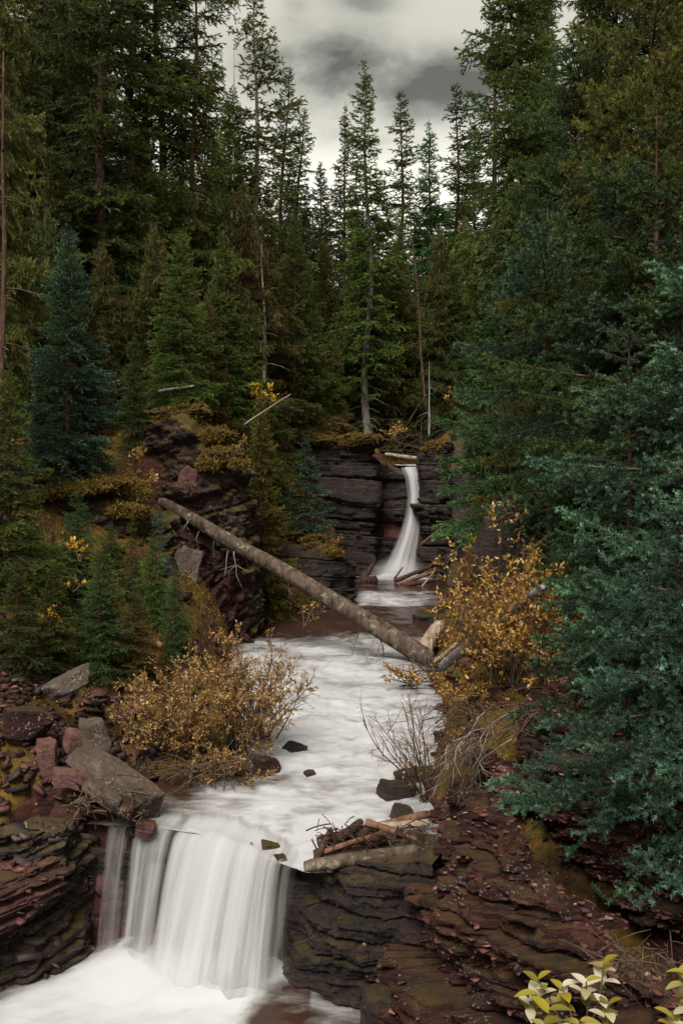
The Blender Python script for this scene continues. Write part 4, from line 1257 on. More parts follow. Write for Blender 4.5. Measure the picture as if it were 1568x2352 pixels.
put_tree('near_mid', 1640, 8.8, 430, 'blue green spruce cut by the right picture edge beside the middle one', 'blue', GT, rot=3.0)
put_tree('young_slim', 1084, 24.5, 950, 'slim green spruce against the right wall of the upper fall', 'teal', GT)
put_tree('young', 1112, 22.5, 1040, 'low green spruce at the foot of the right wall below the upper fall', 'teal', GT)
put_tree('young', 1062, 27.4, 955, 'small green spruce on top of the right wall of the upper fall', 'green', GT, base=1190, xs=.8)
# middle storey, left bank
put_tree('young', 155, 17.2, 512, 'blue green young spruce with pointed top on the mossy left ledge', 'blue', GT, xs=1.0)
put_tree('young_slim', 195, 17.9, 650, 'brownish young spruce in front of the pointed blue green one', 'brown', GT)
put_tree('young', 285, 24, 385, 'blue green spruce top in front of the paired red trunks', 'teal', GT, xs=0.8)
put_tree('young_slim', 302, 19.8, 762, 'small teal spruce left of the mossy outcrop', 'teal', GT, xs=1.1)
put_tree('young', 395, 22.5, 752, 'small spruce above the pale pole on the outcrop', 'teal', GT, xs=0.9)
put_tree('young_slim', 500, 23, 642, 'brown tipped spruce with clear pointed top over the outcrop', 'green', GT, xs=1.1)
put_tree('young', 560, 23.5, 760, 'bright green young spruce between the outcrop and the grey trunk', 'green', GT)
put_tree('young_lichen', 470, 26, 520, 'lichen draped spruce behind the brown tipped one', 'olive', GT, xs=1.1)
put_tree('young_lichen', 560, 27, 430, 'drooping brown spruce behind the bright green young one', 'brown', GT, xs=1.1)
put_tree('young', 675, 29, 480, 'full green spruce right of the grey trunk', 'green', GT, xs=0.8)
put_tree('young_slim', 720, 30, 700, 'low green spruce above the mossy ledge by the upper fall', 'green', GT)
put_tree('young_lichen', 768, 30.4, 770, 'small lichen draped spruce on the moss ledge left of the upper fall', 'olive', GT, xs=0.8)
put_tree('young_lichen', 905, 34, 560, 'green gold spruce behind the upper waterfall', 'olive', GT)
put_tree('young', 600, 21.8, 900, 'leaning scrubby spruce at the right flank of the outcrop', 'brown', GT, xs=0.8)
put_tree('sapling', 702, 24.3, 1003, 'small blue green spruce left of the upper waterfall pool', 'blue', GT, xs=1.05)
put_tree('sapling', 632, 24.9, 1050, 'small dark spruce beside the blue green one by the pool', 'teal', GT, xs=1.1)
# left bank, near
put_tree('young', 22, 13, 840, 'bushy spruce low at the left picture edge', 'green', GT, xs=1.1)
put_tree('young_slim', 85, 17.2, 880, 'dark young spruce between the edge bush and the ledge', 'teal', GT)
put_tree('sapling', 238, 13.2, 1230, 'brown green little spruce on the slope under the mossy ledge', 'green', GT, xs=1.0)
put_tree('sapling_thin', 366, 15.2, 1160, 'thin blue green sapling against the red rock', 'blue', GT)
put_tree('sapling', 402, 13.8, 1300, 'little dark spruce beside the foot of the red rock', 'teal', GT, xs=0.8)
put_tree('sapling', 120, 12.4, 1300, 'low bushy spruce on the slope at far left', 'green', GT, xs=1.2)
put_tree('sapling', 310, 13.0, 1340, 'squat little spruce between the two slope saplings', 'brown', GT, xs=1.1)
put_tree('sapling', 40, 11.8, 1290, 'shaded little spruce at the left edge above the talus', 'dark', GT, xs=1.1)


def background_forest():
    rng = random.Random(5)
    spots = []
    n = 0
    while n < 75:
        d = rng.uniform(36, 78)
        x = rng.uniform(-0.42, 0.42) * d
        px = CX + x / d * F
        lim = 330 if px < 640 or px > 1130 else 470
        if 640 < px < 1130:
            lim = rng.uniform(430, 560)
        elif 200 < px < 500:
            lim = rng.uniform(220, 420)
        elif px < 500:
            lim = rng.uniform(-200, 150)
        elif px < 640:
            lim = rng.uniform(180, 420)
        else:
            lim = rng.uniform(-100, 330)
        if any(abs(px - q) < 22 and abs(d - e) < 6 for q, e in spots): continue
        spots.append((px, d))
        left = px < 900
        put_tree(rng.choice(['spire', 'spire_wide', 'spire_thin', 'spire_ragged']), px, d, lim,
                 'dark spruce massed in the dense forest behind the left bank' if left else 'dark spruce massed in the dense forest behind the right bank',
                 rng.choice(['dark', 'green', 'teal', 'olive']), 'forest behind the left bank' if left else 'forest behind the right bank', xs=rng.uniform(.9, 1.3))
        n += 1
    # second rank close behind the named trees
    for px, d, top, nd, k in [(40, 22, 60, 'dark', 'old_lichen'), (150, 30, -60, 'dark', 'spire_wide'), (330, 32, 280, 'olive', 'old_lichen'), (420, 34, 300, 'olive', 'spire_wide'),
                              (520, 34, 250, 'green', 'spire_wide'), (60, 19, 500, 'dark', 'old_lichen'), (240, 21.5, 560, 'olive', 'young_lichen'), (350, 22.5, 520, 'olive', 'young_lichen'), (430, 24, 600, 'olive', 'young_lichen'), (620, 34, 420, 'olive', 'spire_wide'), (125, 22, 350, 'dark', 'old_lichen')]:
        put_tree(k, px, d, top, 'dark spruce massed in the dense forest behind the left bank', nd, 'forest behind the left bank')
    for px, d, top, nd, k in [(1130, 30, 420, 'dark', 'spire_wide'), (1250, 28, 250, 'dark', 'spire_wide'), (1340, 22, 200, 'dark', 'old_lichen'), (1560, 16, -100, 'dark', 'old'), (1290, 16, 500, 'olive', 'young_lichen'), (1500, 11.5, 250, 'dark', 'near_mid'), (1380, 14, 560, 'dark', 'near_mid')]:
        put_tree(k, px, d, top, 'dark spruce massed in the dense forest behind the right bank', nd, 'forest behind the right bank')


background_forest()


def understorey():
    rng = random.Random(9)
    for i in range(34):
        px = 545 + (1150 - 545) * (i + rng.random()) / 34
        d = rng.uniform(33, 46)
        top = rng.uniform(470, 760)
        left = px < 880
        put_tree(rng.choice(['young', 'young_slim', 'spire_wide', 'young_lichen']), px, d, top,
                 'green spruce of the lower storey left of the upper fall gully' if left else 'green spruce of the lower storey right of the upper fall gully',
                 rng.choice(['green', 'teal', 'olive', 'green']), 'lower storey left of the gully' if left else 'lower storey right of the gully', xs=rng.uniform(.9, 1.3))
    for i in range(26):
        px = -20 + 600 * (i + rng.random()) / 26
        d = rng.uniform(20.5, 31)
        top = rng.uniform(480, 800)
        put_tree(rng.choice(['young', 'young_slim', 'young_lichen']), px, d, top, 'young spruce crowded behind the ledge on the left bank',
                 rng.choice(['green', 'teal', 'olive', 'green', 'brown']), 'young spruces behind the left ledge', xs=rng.uniform(.9, 1.25))
    for i in range(14):
        px = -10 + 370 * (i + rng.random()) / 14
        d = rng.uniform(12.6, 16.2)
        put_tree(rng.choice(['sapling', 'sapling', 'sapling_thin']), px, d, rng.uniform(1120, 1330) + (px > 250) * 90 - (d - 13) * 22, 'little spruce in the thicket on the slope below the left ledge',
                 rng.choice(['green', 'teal', 'olive', 'green']), 'thicket on the left slope', xs=rng.uniform(.9, 1.3))
    for i in range(12):
        px = 1150 + 280 * (i + rng.random()) / 12
        d = rng.uniform(16, 27)
        top = rng.uniform(480, 850)
        put_tree(rng.choice(['young', 'young_slim', 'young_lichen']), px, d, top, 'young spruce crowded behind the blue green ones on the right bank',
                 rng.choice(['green', 'teal', 'olive', 'dark']), 'young spruces on the right bank', xs=rng.uniform(.9, 1.25))


understorey()


# ------------------------------------------------------------------ rocks, wood and shrubs
def put_rock(px, py, d, size, mat, label, rot=(0, 0, 0), seed=1, name='boulder', group=None, cat='rock', **k):
    V, Fq = rock_verts(size, seed, **k)
    o = new_mesh(name, V, Fq, M[mat], smooth=False)
    if d is None:                                   # stands in the creek: py is its waterline
        d = 12.0
        for _ in range(30):
            d = .5 * d - .5 * F * float(creek_z(d)) / (py - CY)
        o.location = P(px, py, d) + np.array([0, .05, size[2] * .05])
    else:
        o.location = P(px, py, d)
    o.rotation_euler = rot
    return tag(o, label, cat, group)


R = math.radians
GR = 'boulders along the creek'
put_rock(262, 1790, 10.35, (1.08, .34, .25), 'slab', 'long grey lichened slab tilted down towards the lower fall', (R(8), R(30), R(-18)), 2, planes=4, n=22, rough=.035, group=GR)
put_rock(217, 1690, 10.7, (.30, .28, .40), 'slab', 'upright grey block standing behind the long slab', (R(10), R(-18), R(20)), 3, planes=5, n=16, group=GR)
put_rock(175, 1703, 10.6, (.24, .22, .24), 'pinkrock', 'small pinkish cube shaped rock left of the upright grey block', (R(5), R(12), R(30)), 4, planes=4, group=GR)
put_rock(110, 1742, 10.3, (.19, .18, .42), 'pinkrock', 'tall narrow pink rock at the left of the talus', (R(4), R(-6), R(10)), 5, planes=5, group=GR)
put_rock(152, 1785, 10.1, (.28, .2, .16), 'pinkrock', 'flat pink stone at the upper end of the long slab', (R(10), R(8), R(5)), 6, planes=5, group=GR)
put_rock(188, 1790, 10.05, (.2, .18, .12), 'pinkrock', 'small pink stone touching the long slab', (R(0), R(20), R(40)), 7, planes=5, group=GR)
put_rock(232, 1822, 9.95, (.42, .2, .16), 'slab', 'narrow broken slab lying under the long grey slab', (R(5), R(32), R(-10)), 8, planes=4, group=GR)
put_rock(275, 1850, 9.95, (.36, .25, .12), 'redrock', 'thin dark stone at the lower end of the long slab', (R(5), R(25), R(0)), 9, planes=5, group=GR)
put_rock(160, 1570, 11.3, (.5, .3, .22), 'slab', 'pale flat rock on the slope above the talus', (R(0), R(-25), R(20)), 10, planes=5, group=GR)
put_rock(62, 1660, 10.6, (.5, .4, .35), 'redrock', 'dark red block half buried at the left picture edge', (R(0), R(10), R(20)), 11, planes=5, group=GR)
put_rock(676, 1727, None, (.28, .22, .22), 'wetrock', 'small dark rock standing in the white water beside the left shrub', (0, R(12), R(30)), 12, group=GR)
put_rock(711, 1782, None, (.15, .12, .10), 'wetrock', 'tiny dark stone awash in the middle of the white water', (0, 0, R(30)), 13, group=GR)
put_rock(905, 1826, None, (.32, .28, .24), 'wetrock', 'dark square block at the right edge of the white water', (R(3), R(8), R(25)), 14, planes=3, group=GR)
put_rock(925, 1885, None, (.26, .24, .20), 'wetrock', 'dark pointed rock behind the right debris heap', (R(20), R(30), R(15)), 15, group=GR)
put_rock(955, 1786, None, (.50, .35, .16), 'wetrock', 'flat dark ledge rock under the bare twigs', (0, R(-5), R(10)), 16, planes=3, group=GR)
put_rock(333, 1908, None, (.20, .18, .16), 'ledgerock', 'rounded red stone at the left lip of the lower fall', (0, R(10), R(10)), 17, group=GR)
put_rock(300, 1912, 10.1, (.10, .09, .10), 'darkrock', 'dark pebble at the left lip of the lower fall', (0, 0, 0), 18, group=GR)
put_rock(610, 1775, None, (.36, .3, .3), 'redrock', 'dark red rock under the right end of the left shrub', (0, R(10), R(40)), 19, group=GR)
put_rock(560, 1785, None, (.3, .26, .2), 'redrock', 'low red rock at the water under the left shrub', (0, R(-10), R(10)), 20, group=GR)
put_rock(888, 2335, 8.1, (.40, .40, .45), 'darkrock', 'dark lichened boulder at the water in the bottom centre', (0, R(5), R(20)), 21, n=22, group=GR)
put_rock(990, 1424, None, (.78, .5, .22), 'wetrock', 'flat dark rock slab in the rapids below the upper pool', (0, 0, R(5)), 24, planes=2, group=GR)
put_rock(430, 1100, 19.2, (.35, .3, .5), 'pinkrock', 'pale reddish block in the dark outcrop hollow', (R(10), R(25), R(20)), 25, planes=5, group=GR)
put_rock(350, 1330, 17.0, (.7, .5, 1.0), 'redrock', 'red blocky rock below the mossy ledge', (R(5), R(10), R(20)), 26, n=20, planes=6, group=GR)
put_rock(420, 1330, 17.6, (.5, .5, 1.0), 'slab', 'pale streaked rock under the middle of the fallen log', (R(-5), R(12), R(30)), 27, n=20, planes=6, group=GR)
put_rock(1110, 1440, 15.5, (.8, .7, .9), 'wetrock', 'dark rock behind the orange shrub', (0, 0, R(30)), 28, group=GR)
put_rock(1190, 1290, 14.6, (1.2, .8, 1.3), 'darkrock', 'dark purple rock face above the orange shrub', (0, R(6), R(10)), 29, n=20, planes=5, group=GR)
put_rock(575, 1950, 9.72, (.11, .10, .10), 'redrock', 'small rusty rock breaking the lip of the lower fall, left of the mossy ones', (0, 0, 0), 31, group=GR)
put_rock(622, 1946, 9.68, (.20, .12, .10), 'moss', 'rusty moss topped rock breaking the lip of the lower fall', (0, R(10), R(20)), 32, group=GR)
put_rock(645, 1975, 9.45, (.12, .10, .09), 'redrock', 'lowest small rock breaking the lip of the lower fall', (0, 0, R(30)), 33, group=GR)
# moss cushions
GM = 'moss cushions on the ledges'
for i, (px, py, d, s, lb) in enumerate([
        (800, 1003, 28.9, (1.55, .9, .36), 'long golden moss cushion hanging over the cliff left of the upper fall'),
        (690, 990, 29.0, (1.5, 1.0, .5), 'rounded olive moss cushion left of the long golden one'),
        (650, 960, 29.8, (1.2, .9, .6), 'high moss mound under the spruces left of the upper fall'),
        (740, 965, 30.0, (1.6, .9, .5), 'broad moss mound at the foot of the lichen draped spruce'),
        (1005, 1018, 28.6, (.8, .6, .3), 'moss cushion on the cliff right of the upper fall'),
        (640, 1005, 28.4, (.5, .5, .5), 'small moss knob on the left end of the upper ledge'),
        (420, 950, 19.9, (1.3, .9, .5), 'golden moss cap on top of the big outcrop'),
        (495, 1000, 19.7, (.8, .7, .5), 'moss shoulder sloping down the right of the outcrop'),
        (515, 1045, 19.3, (.75, .6, .5), 'round golden moss cushion low on the outcrop'),
        (285, 1110, 17.2, (.8, .6, .45), 'dark moss mound at the right end of the left ledge'),
        (185, 1112, 16.8, (1.25, .6, .22), 'moss edge along the top of the left ledge'),
        (300, 1165, 16.9, (.8, .5, .2), 'orange moss strip beside the upper end of the fallen log'),
        (640, 1235, 24.2, (1.7, 1.1, .5), 'wide moss mound under the little spruces by the pool'),
        (725, 1262, 23.8, (1.0, .8, .5), 'orange moss hump at the corner above the pool')]):
    mo = put_rock(px, py + 6, d, (s[0] * 1.25, s[1] * 1.2, s[2] * .8), 'moss', lb, (0, R(6 if i % 2 else -4), R((i * 23) % 40 - 20)), 60 + i, n=26, planes=3, p=3, rough=.30, name='moss_cushion', group=GM, cat='moss')
    rg = np.random.default_rng(500 + i)
    nv = len(mo.data.vertices)
    base = np.empty(nv * 3, np.float32); mo.data.vertices.foreach_get('co', base); base = base.reshape(-1, 3)
    fc = np.array([p.vertices[:] for p in mo.data.polygons])
    VV, FF = [base * [.7, .8, 1]], [fc]
    for q in range(5):
        sc = rg.uniform(.28, .6)
        VV.append(base[:, [0, 1, 2]] * sc * [1, 1, 1.3] + np.array([rg.uniform(-.5, .5) * s[0], rg.uniform(-.45, .1) * s[1], -rg.uniform(-.1, .45) * s[2]])); FF.append(fc + nv * (q + 1))
    old = mo.data
    tmp = new_mesh('moss_cushion', np.concatenate(VV), np.concatenate(FF), M['moss'])
    mo.data = tmp.data
    bpy.data.objects.remove(tmp)
    bpy.data.meshes.remove(old)
    W = np.empty(len(mo.data.vertices) * 3, np.float32); mo.data.vertices.foreach_get('co', W); W = W.reshape(-1, 3)
    nn = np.empty(len(mo.data.vertices) * 3, np.float32); mo.data.vertices.foreach_get('normal', nn); nn = nn.reshape(-1, 3)
    k = rg.integers(0, len(W), 16000)
    k = k[nn[k, 2] > -.35]
    b0 = W[k] + rg.normal(0, .03, (len(k), 3)); dr = nn[k] + rg.normal(0, .6, (len(k), 3)) - [0, 0, .55]; dr /= np.linalg.norm(dr, axis=1)[:, None]
    sd = np.cross(dr, rg.normal(size=(len(k), 3))); sd /= np.linalg.norm(sd, axis=1)[:, None]
    fb = Bag(); fb.add(np.stack([b0 - sd * .012, b0 + sd * .012, b0 + dr * rg.uniform(.02, .08, len(k)) [:, None]], 1).reshape(-1, 3), np.arange(3 * len(k)).reshape(-1, 3), None, np.repeat(np.clip(rg.normal(.4, .25, len(k)), 0, 1), 3))
    tag(fb.build('moss_fronds', M['mossleaf'], mo), kind='stuff')


def log(name, a, b, r0, r1, mat, label, seed=1, stubs=0, n=26, sides=14, group=None, bend=0.0, cat='log', rough=0.12, hang=False):
    """a trunk from point a to point b with broken ends and stub branches"""
    a, b = np.array(a, float), np.array(b, float)
    rng = np.random.default_rng(seed)
    root = empty(name, a, label, cat, group)
    d = b - a
    L = np.linalg.norm(d)
    t = np.linspace(0, 1, n)
    up = np.array([0, 0, 1.0])
    pts = t[:, None] * d + (bend * np.sin(math.pi * t))[:, None] * up + 0.02 * L * 0.4 * np.stack([fbm(t * 4, 0, 0, seed + k, 2) for k in range(3)], 1)
    bg = Bag()
    rad = r0 + (r1 - r0) * t
    rad[0] *= .8; rad[-1] *= .75
    tube(bg, pts, rad, sides, rough=rough, seed=seed)
    bg.build('stem', M[mat], root, smooth=True)
    for i in range(stubs):
        tt = rng.uniform(.08, .92)
        p = np.array([np.interp(tt, t, pts[:, k]) for k in range(3)])
        rr = np.interp(tt, t, rad)
        dv = rng.normal(size=3); dv -= d / L * (dv @ d) / L
        if hang: dv[2] = -abs(dv[2]) - .3
        dv /= np.linalg.norm(dv)
        l = rng.uniform(1.2, 4.5) * rr
        q = np.linspace(0, 1, 5)
        g = Bag()
        sp = p + dv * rr * .8 + q[:, None] * dv * l + np.stack([fbm(q * 3, i, 0, seed, 2) * l * .2, fbm(q * 3, i, 5, seed, 2) * l * .2, -(q ** 2) * l * .35], 1)
        tube(g, sp, np.linspace(rr * .11, rr * .03, 5), 5)
        g.build('stub_branch', M['paletwig' if hang else mat], root)
        if hang and i % 2 == 0:
            g2 = Bag()
            for w in range(3):
                dv2 = rng.normal(size=3); dv2[2] -= .6; dv2 /= np.linalg.norm(dv2)
                tube(g2, sp[2] + q[:, None] * dv2 * l * .6, np.linspace(rr * .05, rr * .02, 5), 4)
            g2.build('stub_twigs', M['paletwig'], root)
    return root


GL = 'fallen logs and driftwood'
log('fallen_log', P(366, 1150, 19.3), P(992, 1522, 17.2), .12, .195, 'logbark', 'long fallen log lying diagonally across the creek', 1, 12, 60, 20, GL, 0.06, rough=.16, hang=True)
log('grey_log', P(1008, 1536, 15.4), P(1245, 1345, 10.7), .085, .055, 'greywood', 'smooth grey log leaning up through the orange shrub', 2, 0, 24, 12, GL, 0.0, rough=.10)
log('driftwood_stump', P(968, 1498, 17.6), P(1012, 1432, 18.2), .18, .12, 'drift', 'pale splintered stump where the fallen log lands', 3, 5, 16, 12, GL, 0.0, rough=.4, cat='stump')
log('driftwood', P(945, 1500, 17.7), P(1000, 1470, 18.4), .12, .08, 'darkwood', 'dark root mass left of the pale stump', 4, 4, 14, 10, GL, rough=.35)
log('driftwood', P(990, 1530, 16.8), P(1060, 1470, 16.2), .06, .04, 'drift', 'thin brown stick between the stump and the grey log', 34, 2, 14, 8, GL, rough=.15)
log('driftwood', P(884, 1043, 29.6), P(958, 1053, 29.5), .055, .07, 'drift', 'pale log lying above the upper waterfall lip', 5, 1, 14, 10, GL, rough=.12)
log('leaning_pole', P(964, 1252, 27.4), P(1062, 1174, 26.4), .045, .03, 'redwood', 'thin bare pole leaning beside the upper waterfall', 6, 0, 14, 8, GL)
log('pale_pole', P(364, 899, 20.2), P(446, 886, 20.0), .035, .025, 'paletwig', 'white bare pole lying on top of the mossy outcrop', 7, 3, 14, 8, GL)
log('mossy_log', P(286, 1460, 13.4), P(372, 1482, 13.0), .06, .05, 'redwood', 'short orange brown log on the slope above the left shrub', 8, 1, 14, 8, GL, rough=.2)
log('bare_sapling', P(560, 975, 21.0), P(668, 905, 21.4), .025, .012, 'paletwig', 'bare leaning dead sapling by the right of the outcrop', 35, 10, 14, 6, GL)
log('driftwood', P(830, 1330, 27.2), P(856, 1296, 27.4), .13, .06, 'darkwood', 'dark snag sticking up left of the upper fall pool', 9, 4, 14, 9, GL, rough=.3)
log('driftwood', P(810, 1338, 26.8), P(866, 1332, 26.9), .16, .12, 'darkwood', 'dark root lump lying at the left of the upper pool outlet', 10, 5, 14, 9, GL, rough=.4)
for i, (a, b, r, mt, lb) in enumerate([
        ((905, 1335, 26.9), (990, 1300, 26.7), .07, 'darkwood', 'upper dark log of the jam below the upper fall'),
        ((915, 1342, 26.6), (1000, 1312, 26.4), .07, 'redwood', 'middle brown log of the jam below the upper fall'),
        ((925, 1345, 26.4), (1015, 1330, 26.2), .08, 'darkwood', 'bottom dark log of the jam below the upper fall'),
        ((968, 1348, 26.2), (998, 1312, 26.0), .035, 'drift', 'short pale stick standing against the log jam'),
        ((905, 1330, 27.0), (925, 1302, 27.0), .03, 'darkwood', 'thin stick pointing up at the left of the log jam'),
        ((960, 1318, 26.9), (1030, 1272, 27.0), .05, 'darkwood', 'dark branch slanting up the cliff from the log jam')]):
    log('jam_log', P(*a), P(*b), r, r * .6, mt, lb, 40 + i, 2, 12, 8, 'log jam below the upper fall', rough=.2)
# debris caught on the ledge right of the lower fall
for i, (a, b, r, mt, lb) in enumerate([
        ((730, 1935, 9.45), (985, 1868, 9.9), .06, 'redwood', 'long red brown log along the back of the debris heap by the lower fall'),
        ((720, 1965, 9.25), (900, 1925, 9.35), .075, 'darkwood', 'dark log in the middle of the debris heap by the lower fall'),
        ((770, 1940, 9.3), (830, 1885, 9.6), .05, 'darkwood', 'short dark stick pointing up in the debris heap'),
        ((840, 1890, 9.5), (960, 1930, 9.3), .045, 'redwood', 'red brown stick crossing the debris heap downwards'),
        ((700, 1992, 9.05), (965, 1950, 8.95), 0.07, 'logbark', 'long brown weathered log along the front of the ledge by the lower fall'),
        ((860, 1900, 9.6), (985, 1890, 9.7), .05, 'drift', 'pale stick at the right end of the debris heap'),
        ((725, 1975, 9.1), (760, 1905, 9.4), .04, 'darkwood', 'dark upright stub at the left end of the debris heap'),
        ((740, 1958, 9.2), (880, 1912, 9.2), .03, 'redwood', 'thin stick lying on top of the debris heap')]):
    log('debris_log', P(*a), P(*b), r, r * .8, mt, lb, 70 + i, 2, 18, 9, 'debris logs by the lower fall', rough=.3)


def twig_heap(name, px0, px1, py, d, n, mat, label, seed, ln=.35, thin=1.0):
    rng = np.random.default_rng(seed)
    bg = Bag()
    for i in range(n):
        c = P(rng.uniform(px0, px1), py + rng.normal(0, 22), d + rng.normal(0, .15))
        dv = rng.normal(size=3); dv[2] *= .45; dv /= np.linalg.norm(dv)
        l = ln * rng.uniform(.4, 1.3)
        t = np.linspace(-.5, .5, 5)
        tube(bg, c + t[:, None] * dv * l + np.stack([0 * t, 0 * t, -.2 * l * t ** 2], 1), rng.uniform(.004, .013) * thin, 4)
    o = bg.build(name, M[mat])
    return tag(o, label, 'twigs', kind='stuff')


twig_heap('twig_litter', 730, 980, 1928, 9.35, 120, 'darkwood', 'dark twig litter heaped over the debris logs by the lower fall', 1, .3, .65)
twig_heap('twig_litter', 930, 1080, 1560, 16.0, 70, 'twig', 'twig litter round the landing end of the fallen log', 2, .6)
twig_heap('twig_litter', 870, 1000, 1020, 30.5, 40, 'twig', 'fallen twigs in the gully above the upper fall', 3, 2.2)
twig_heap('twig_litter', 370, 560, 1775, 11.35, 90, 'twig', 'bare roots and dead twigs along the water under the tawny willows', 7, .5, .7)
twig_heap('twig_litter', 880, 1020, 1960, 9.1, 60, 'twig', 'twigs on the rock ledge between the debris logs and the red cliff', 8, .3, .7)
twig_heap('twig_litter', 1010, 1230, 1640, 9.9, 60, 'twig', 'dead twigs along the top edge of the right red cliff', 6, .5, .6)
twig_heap('twig_litter', 170, 330, 1845, 10.0, 90, 'twig', 'dead twigs between the rocks beside the long slab', 4, .25)
twig_heap('twig_litter', 1380, 1568, 2210, 5.2, 50, 'twig', 'dry twig litter under the near spruce at lower right', 5, .4, .35)


# dead standing stems
def snag(px_top, py_top, px_base, d, r, mat, label, base=None, twigs=8, seed=1):
    X0 = (px_base - CX) / F * d
    zb = gz(X0, d) - .1 if base is None else -(base - CY) / F * d
    top = P(px_top, py_top, d)
    root = empty('dead_tree', (X0, d, zb), label, 'dead tree', 'dead standing trunks')
    t = np.linspace(0, 1, 16)
    v = top - np.array([X0, d, zb])
    bg = Bag()
    pts = t[:, None] * v + .012 * np.linalg.norm(v) * np.stack([fbm(t * 3, 0, 0, seed, 2), fbm(t * 3, 5, 0, seed, 2), 0 * t], 1)
    tube(bg, pts, r * (1 - .85 * t), 7)
    bg.build('trunk', M[mat], root, smooth=True)
    rng = np.random.default_rng(seed)
    for i in range(twigs):
        q = rng.uniform(.25, .95)
        p = np.array([np.interp(q, t, pts[:, k]) for k in range(3)])
        az = rng.random() * 6.28
        l = rng.uniform(.2, .8)
        s = np.linspace(0, 1, 4)
        g = Bag()
        tube(g, p + np.stack([np.cos(az) * l * s, np.sin(az) * l * s, -.3 * l * s ** 2], 1), np.linspace(.016, .005, 4), 4)
        g.build('branch', M[mat], root)


snag(536, 120, 533, 33, .07, 'greybark', 'bare dead spike beside the tall left spire', twigs=5, seed=1)
snag(940, 430, 975, 30.5, .05, 'bark', 'pale thin dead trunk leaning above the upper fall', twigs=16, seed=2, base=955)
snag(985, 830, 985, 29.0, .045, 'greywood', 'straight bare grey stem on the cliff right of the upper fall', twigs=4, seed=3, base=1005)
snag(606, 560, 602, 26.5, .10, 'greybark', 'pale grey bare lower trunk behind the young green spruces', twigs=14, seed=4)
snag(10, 120, 4, 13.5, .075, 'bark', 'thin dead trunk cut by the left picture edge', twigs=9, seed=5)


# shrubs
def leaf_quads(rng, pos, size, n_dir=None, wid=.45):
    m = len(pos)
    d = rng.normal(size=(m, 3)) if n_dir is None else n_dir + rng.normal(0, .6, (m, 3))
    d /= np.linalg.norm(d, axis=1)[:, None]
    s = np.cross(d, rng.normal(size=(m, 3))); s /= np.linalg.norm(s, axis=1)[:, None]
    nrm = np.cross(d, s)
    l = (size * rng.uniform(.6, 1.3, m))[:, None]
    a = pos
    b = pos + d * l * .5 + s * l * wid * .5 + nrm * l * .08
    c = pos + d * l
    e = pos + d * l * .5 - s * l * wid * .5 + nrm * l * .08
    V = np.stack([a, b, c, e], 1).reshape(-1, 3)
    i = np.arange(m)[:, None] * 4
    return V, np.concatenate([i + [0, 1, 2], i + [0, 2, 3]])


def shrub(name, loc, label, height, spread, nst, leaves, lsize, lmat, smat, seed, lean=(0, 0), up=1.0, wid=.45, group=None, levels=(7, 6), bare=0.0, cat='shrub', stem_r=.012):
    rng = np.random.default_rng(seed)
    root = empty(name, loc, label, cat, group)
    bg = Bag()
    tips, dirs = [], []
    for i in range(nst):
        az = rng.random() * 6.28
        out = spread * math.sqrt(rng.random())
        hgt = height * (1 - .45 * (out / spread) ** 2) * rng.uniform(.5, 1.2)
        end = np.array([math.cos(az) * out + lean[0] * hgt, math.sin(az) * out + lean[1] * hgt, hgt * up])
        st = np.array([rng.normal(0, .10), rng.normal(0, .10), 0]) * spread
        t = np.linspace(0, 1, 7)
        bow = np.array([end[0] * .25, end[1] * .25, .12 * height])
        pts = st + t[:, None] * (end - st) + np.sin(math.pi * t)[:, None] * bow * rng.uniform(-.3, .8) + rng.normal(0, .012 * height, (7, 3)) * t[:, None]
        tube(bg, pts, np.linspace(stem_r, stem_r * .25, 7), 5, cap=False)
        for j in range(levels[0]):
            q = rng.uniform(.25, 1.0)
            p = np.array([np.interp(q, t, pts[:, k]) for k in range(3)])
            d = (end - st) / np.linalg.norm(end - st) + rng.normal(0, .55, 3)
            d /= np.linalg.norm(d)
            l = height * rng.uniform(.12, .32) * (1.25 - q * .6)
            tt = np.linspace(0, 1, 4)
            bp = p + tt[:, None] * d * l + np.array([0, 0, 1]) * (tt ** 2 * l * .12)[:, None]
            tube(bg, bp, np.linspace(stem_r * .4, stem_r * .15, 4), 3, cap=False)
            for k in range(levels[1]):
                q2 = rng.uniform(.2, 1)
                p2 = np.array([np.interp(q2, tt, bp[:, c]) for c in range(3)])
                d2 = d + rng.normal(0, .7, 3); d2 /= np.linalg.norm(d2)
                l2 = l * rng.uniform(.25, .6)
                tube(bg, np.stack([p2, p2 + d2 * l2]), np.array([stem_r * .16, stem_r * .08]), 3, cap=False)
                tips.append((p2, p2 + d2 * l2)); dirs.append(d2)
    bg.build('stems', M[smat], root)
    tips = np.array(tips); dirs = np.array(dirs)
    if leaves:
        keep = np.arange(len(tips))[rng.random(len(tips)) > bare]
        idx = rng.choice(keep, leaves)
        u = rng.random(leaves)[:, None]
        pos = tips[idx, 0] * (1 - u) + tips[idx, 1] * u
        V, Fc = leaf_quads(rng, pos, lsize, dirs[idx], wid)
        branch_t = rng.normal(.5, .12, len(tips))
        tint = np.clip(branch_t[idx] + rng.normal(0, .22, leaves), 0, 1)
        lf = Bag(); lf.add(V, Fc, None, np.repeat(tint, 4))
        lf.build('leaves', M[lmat], root)
    return root


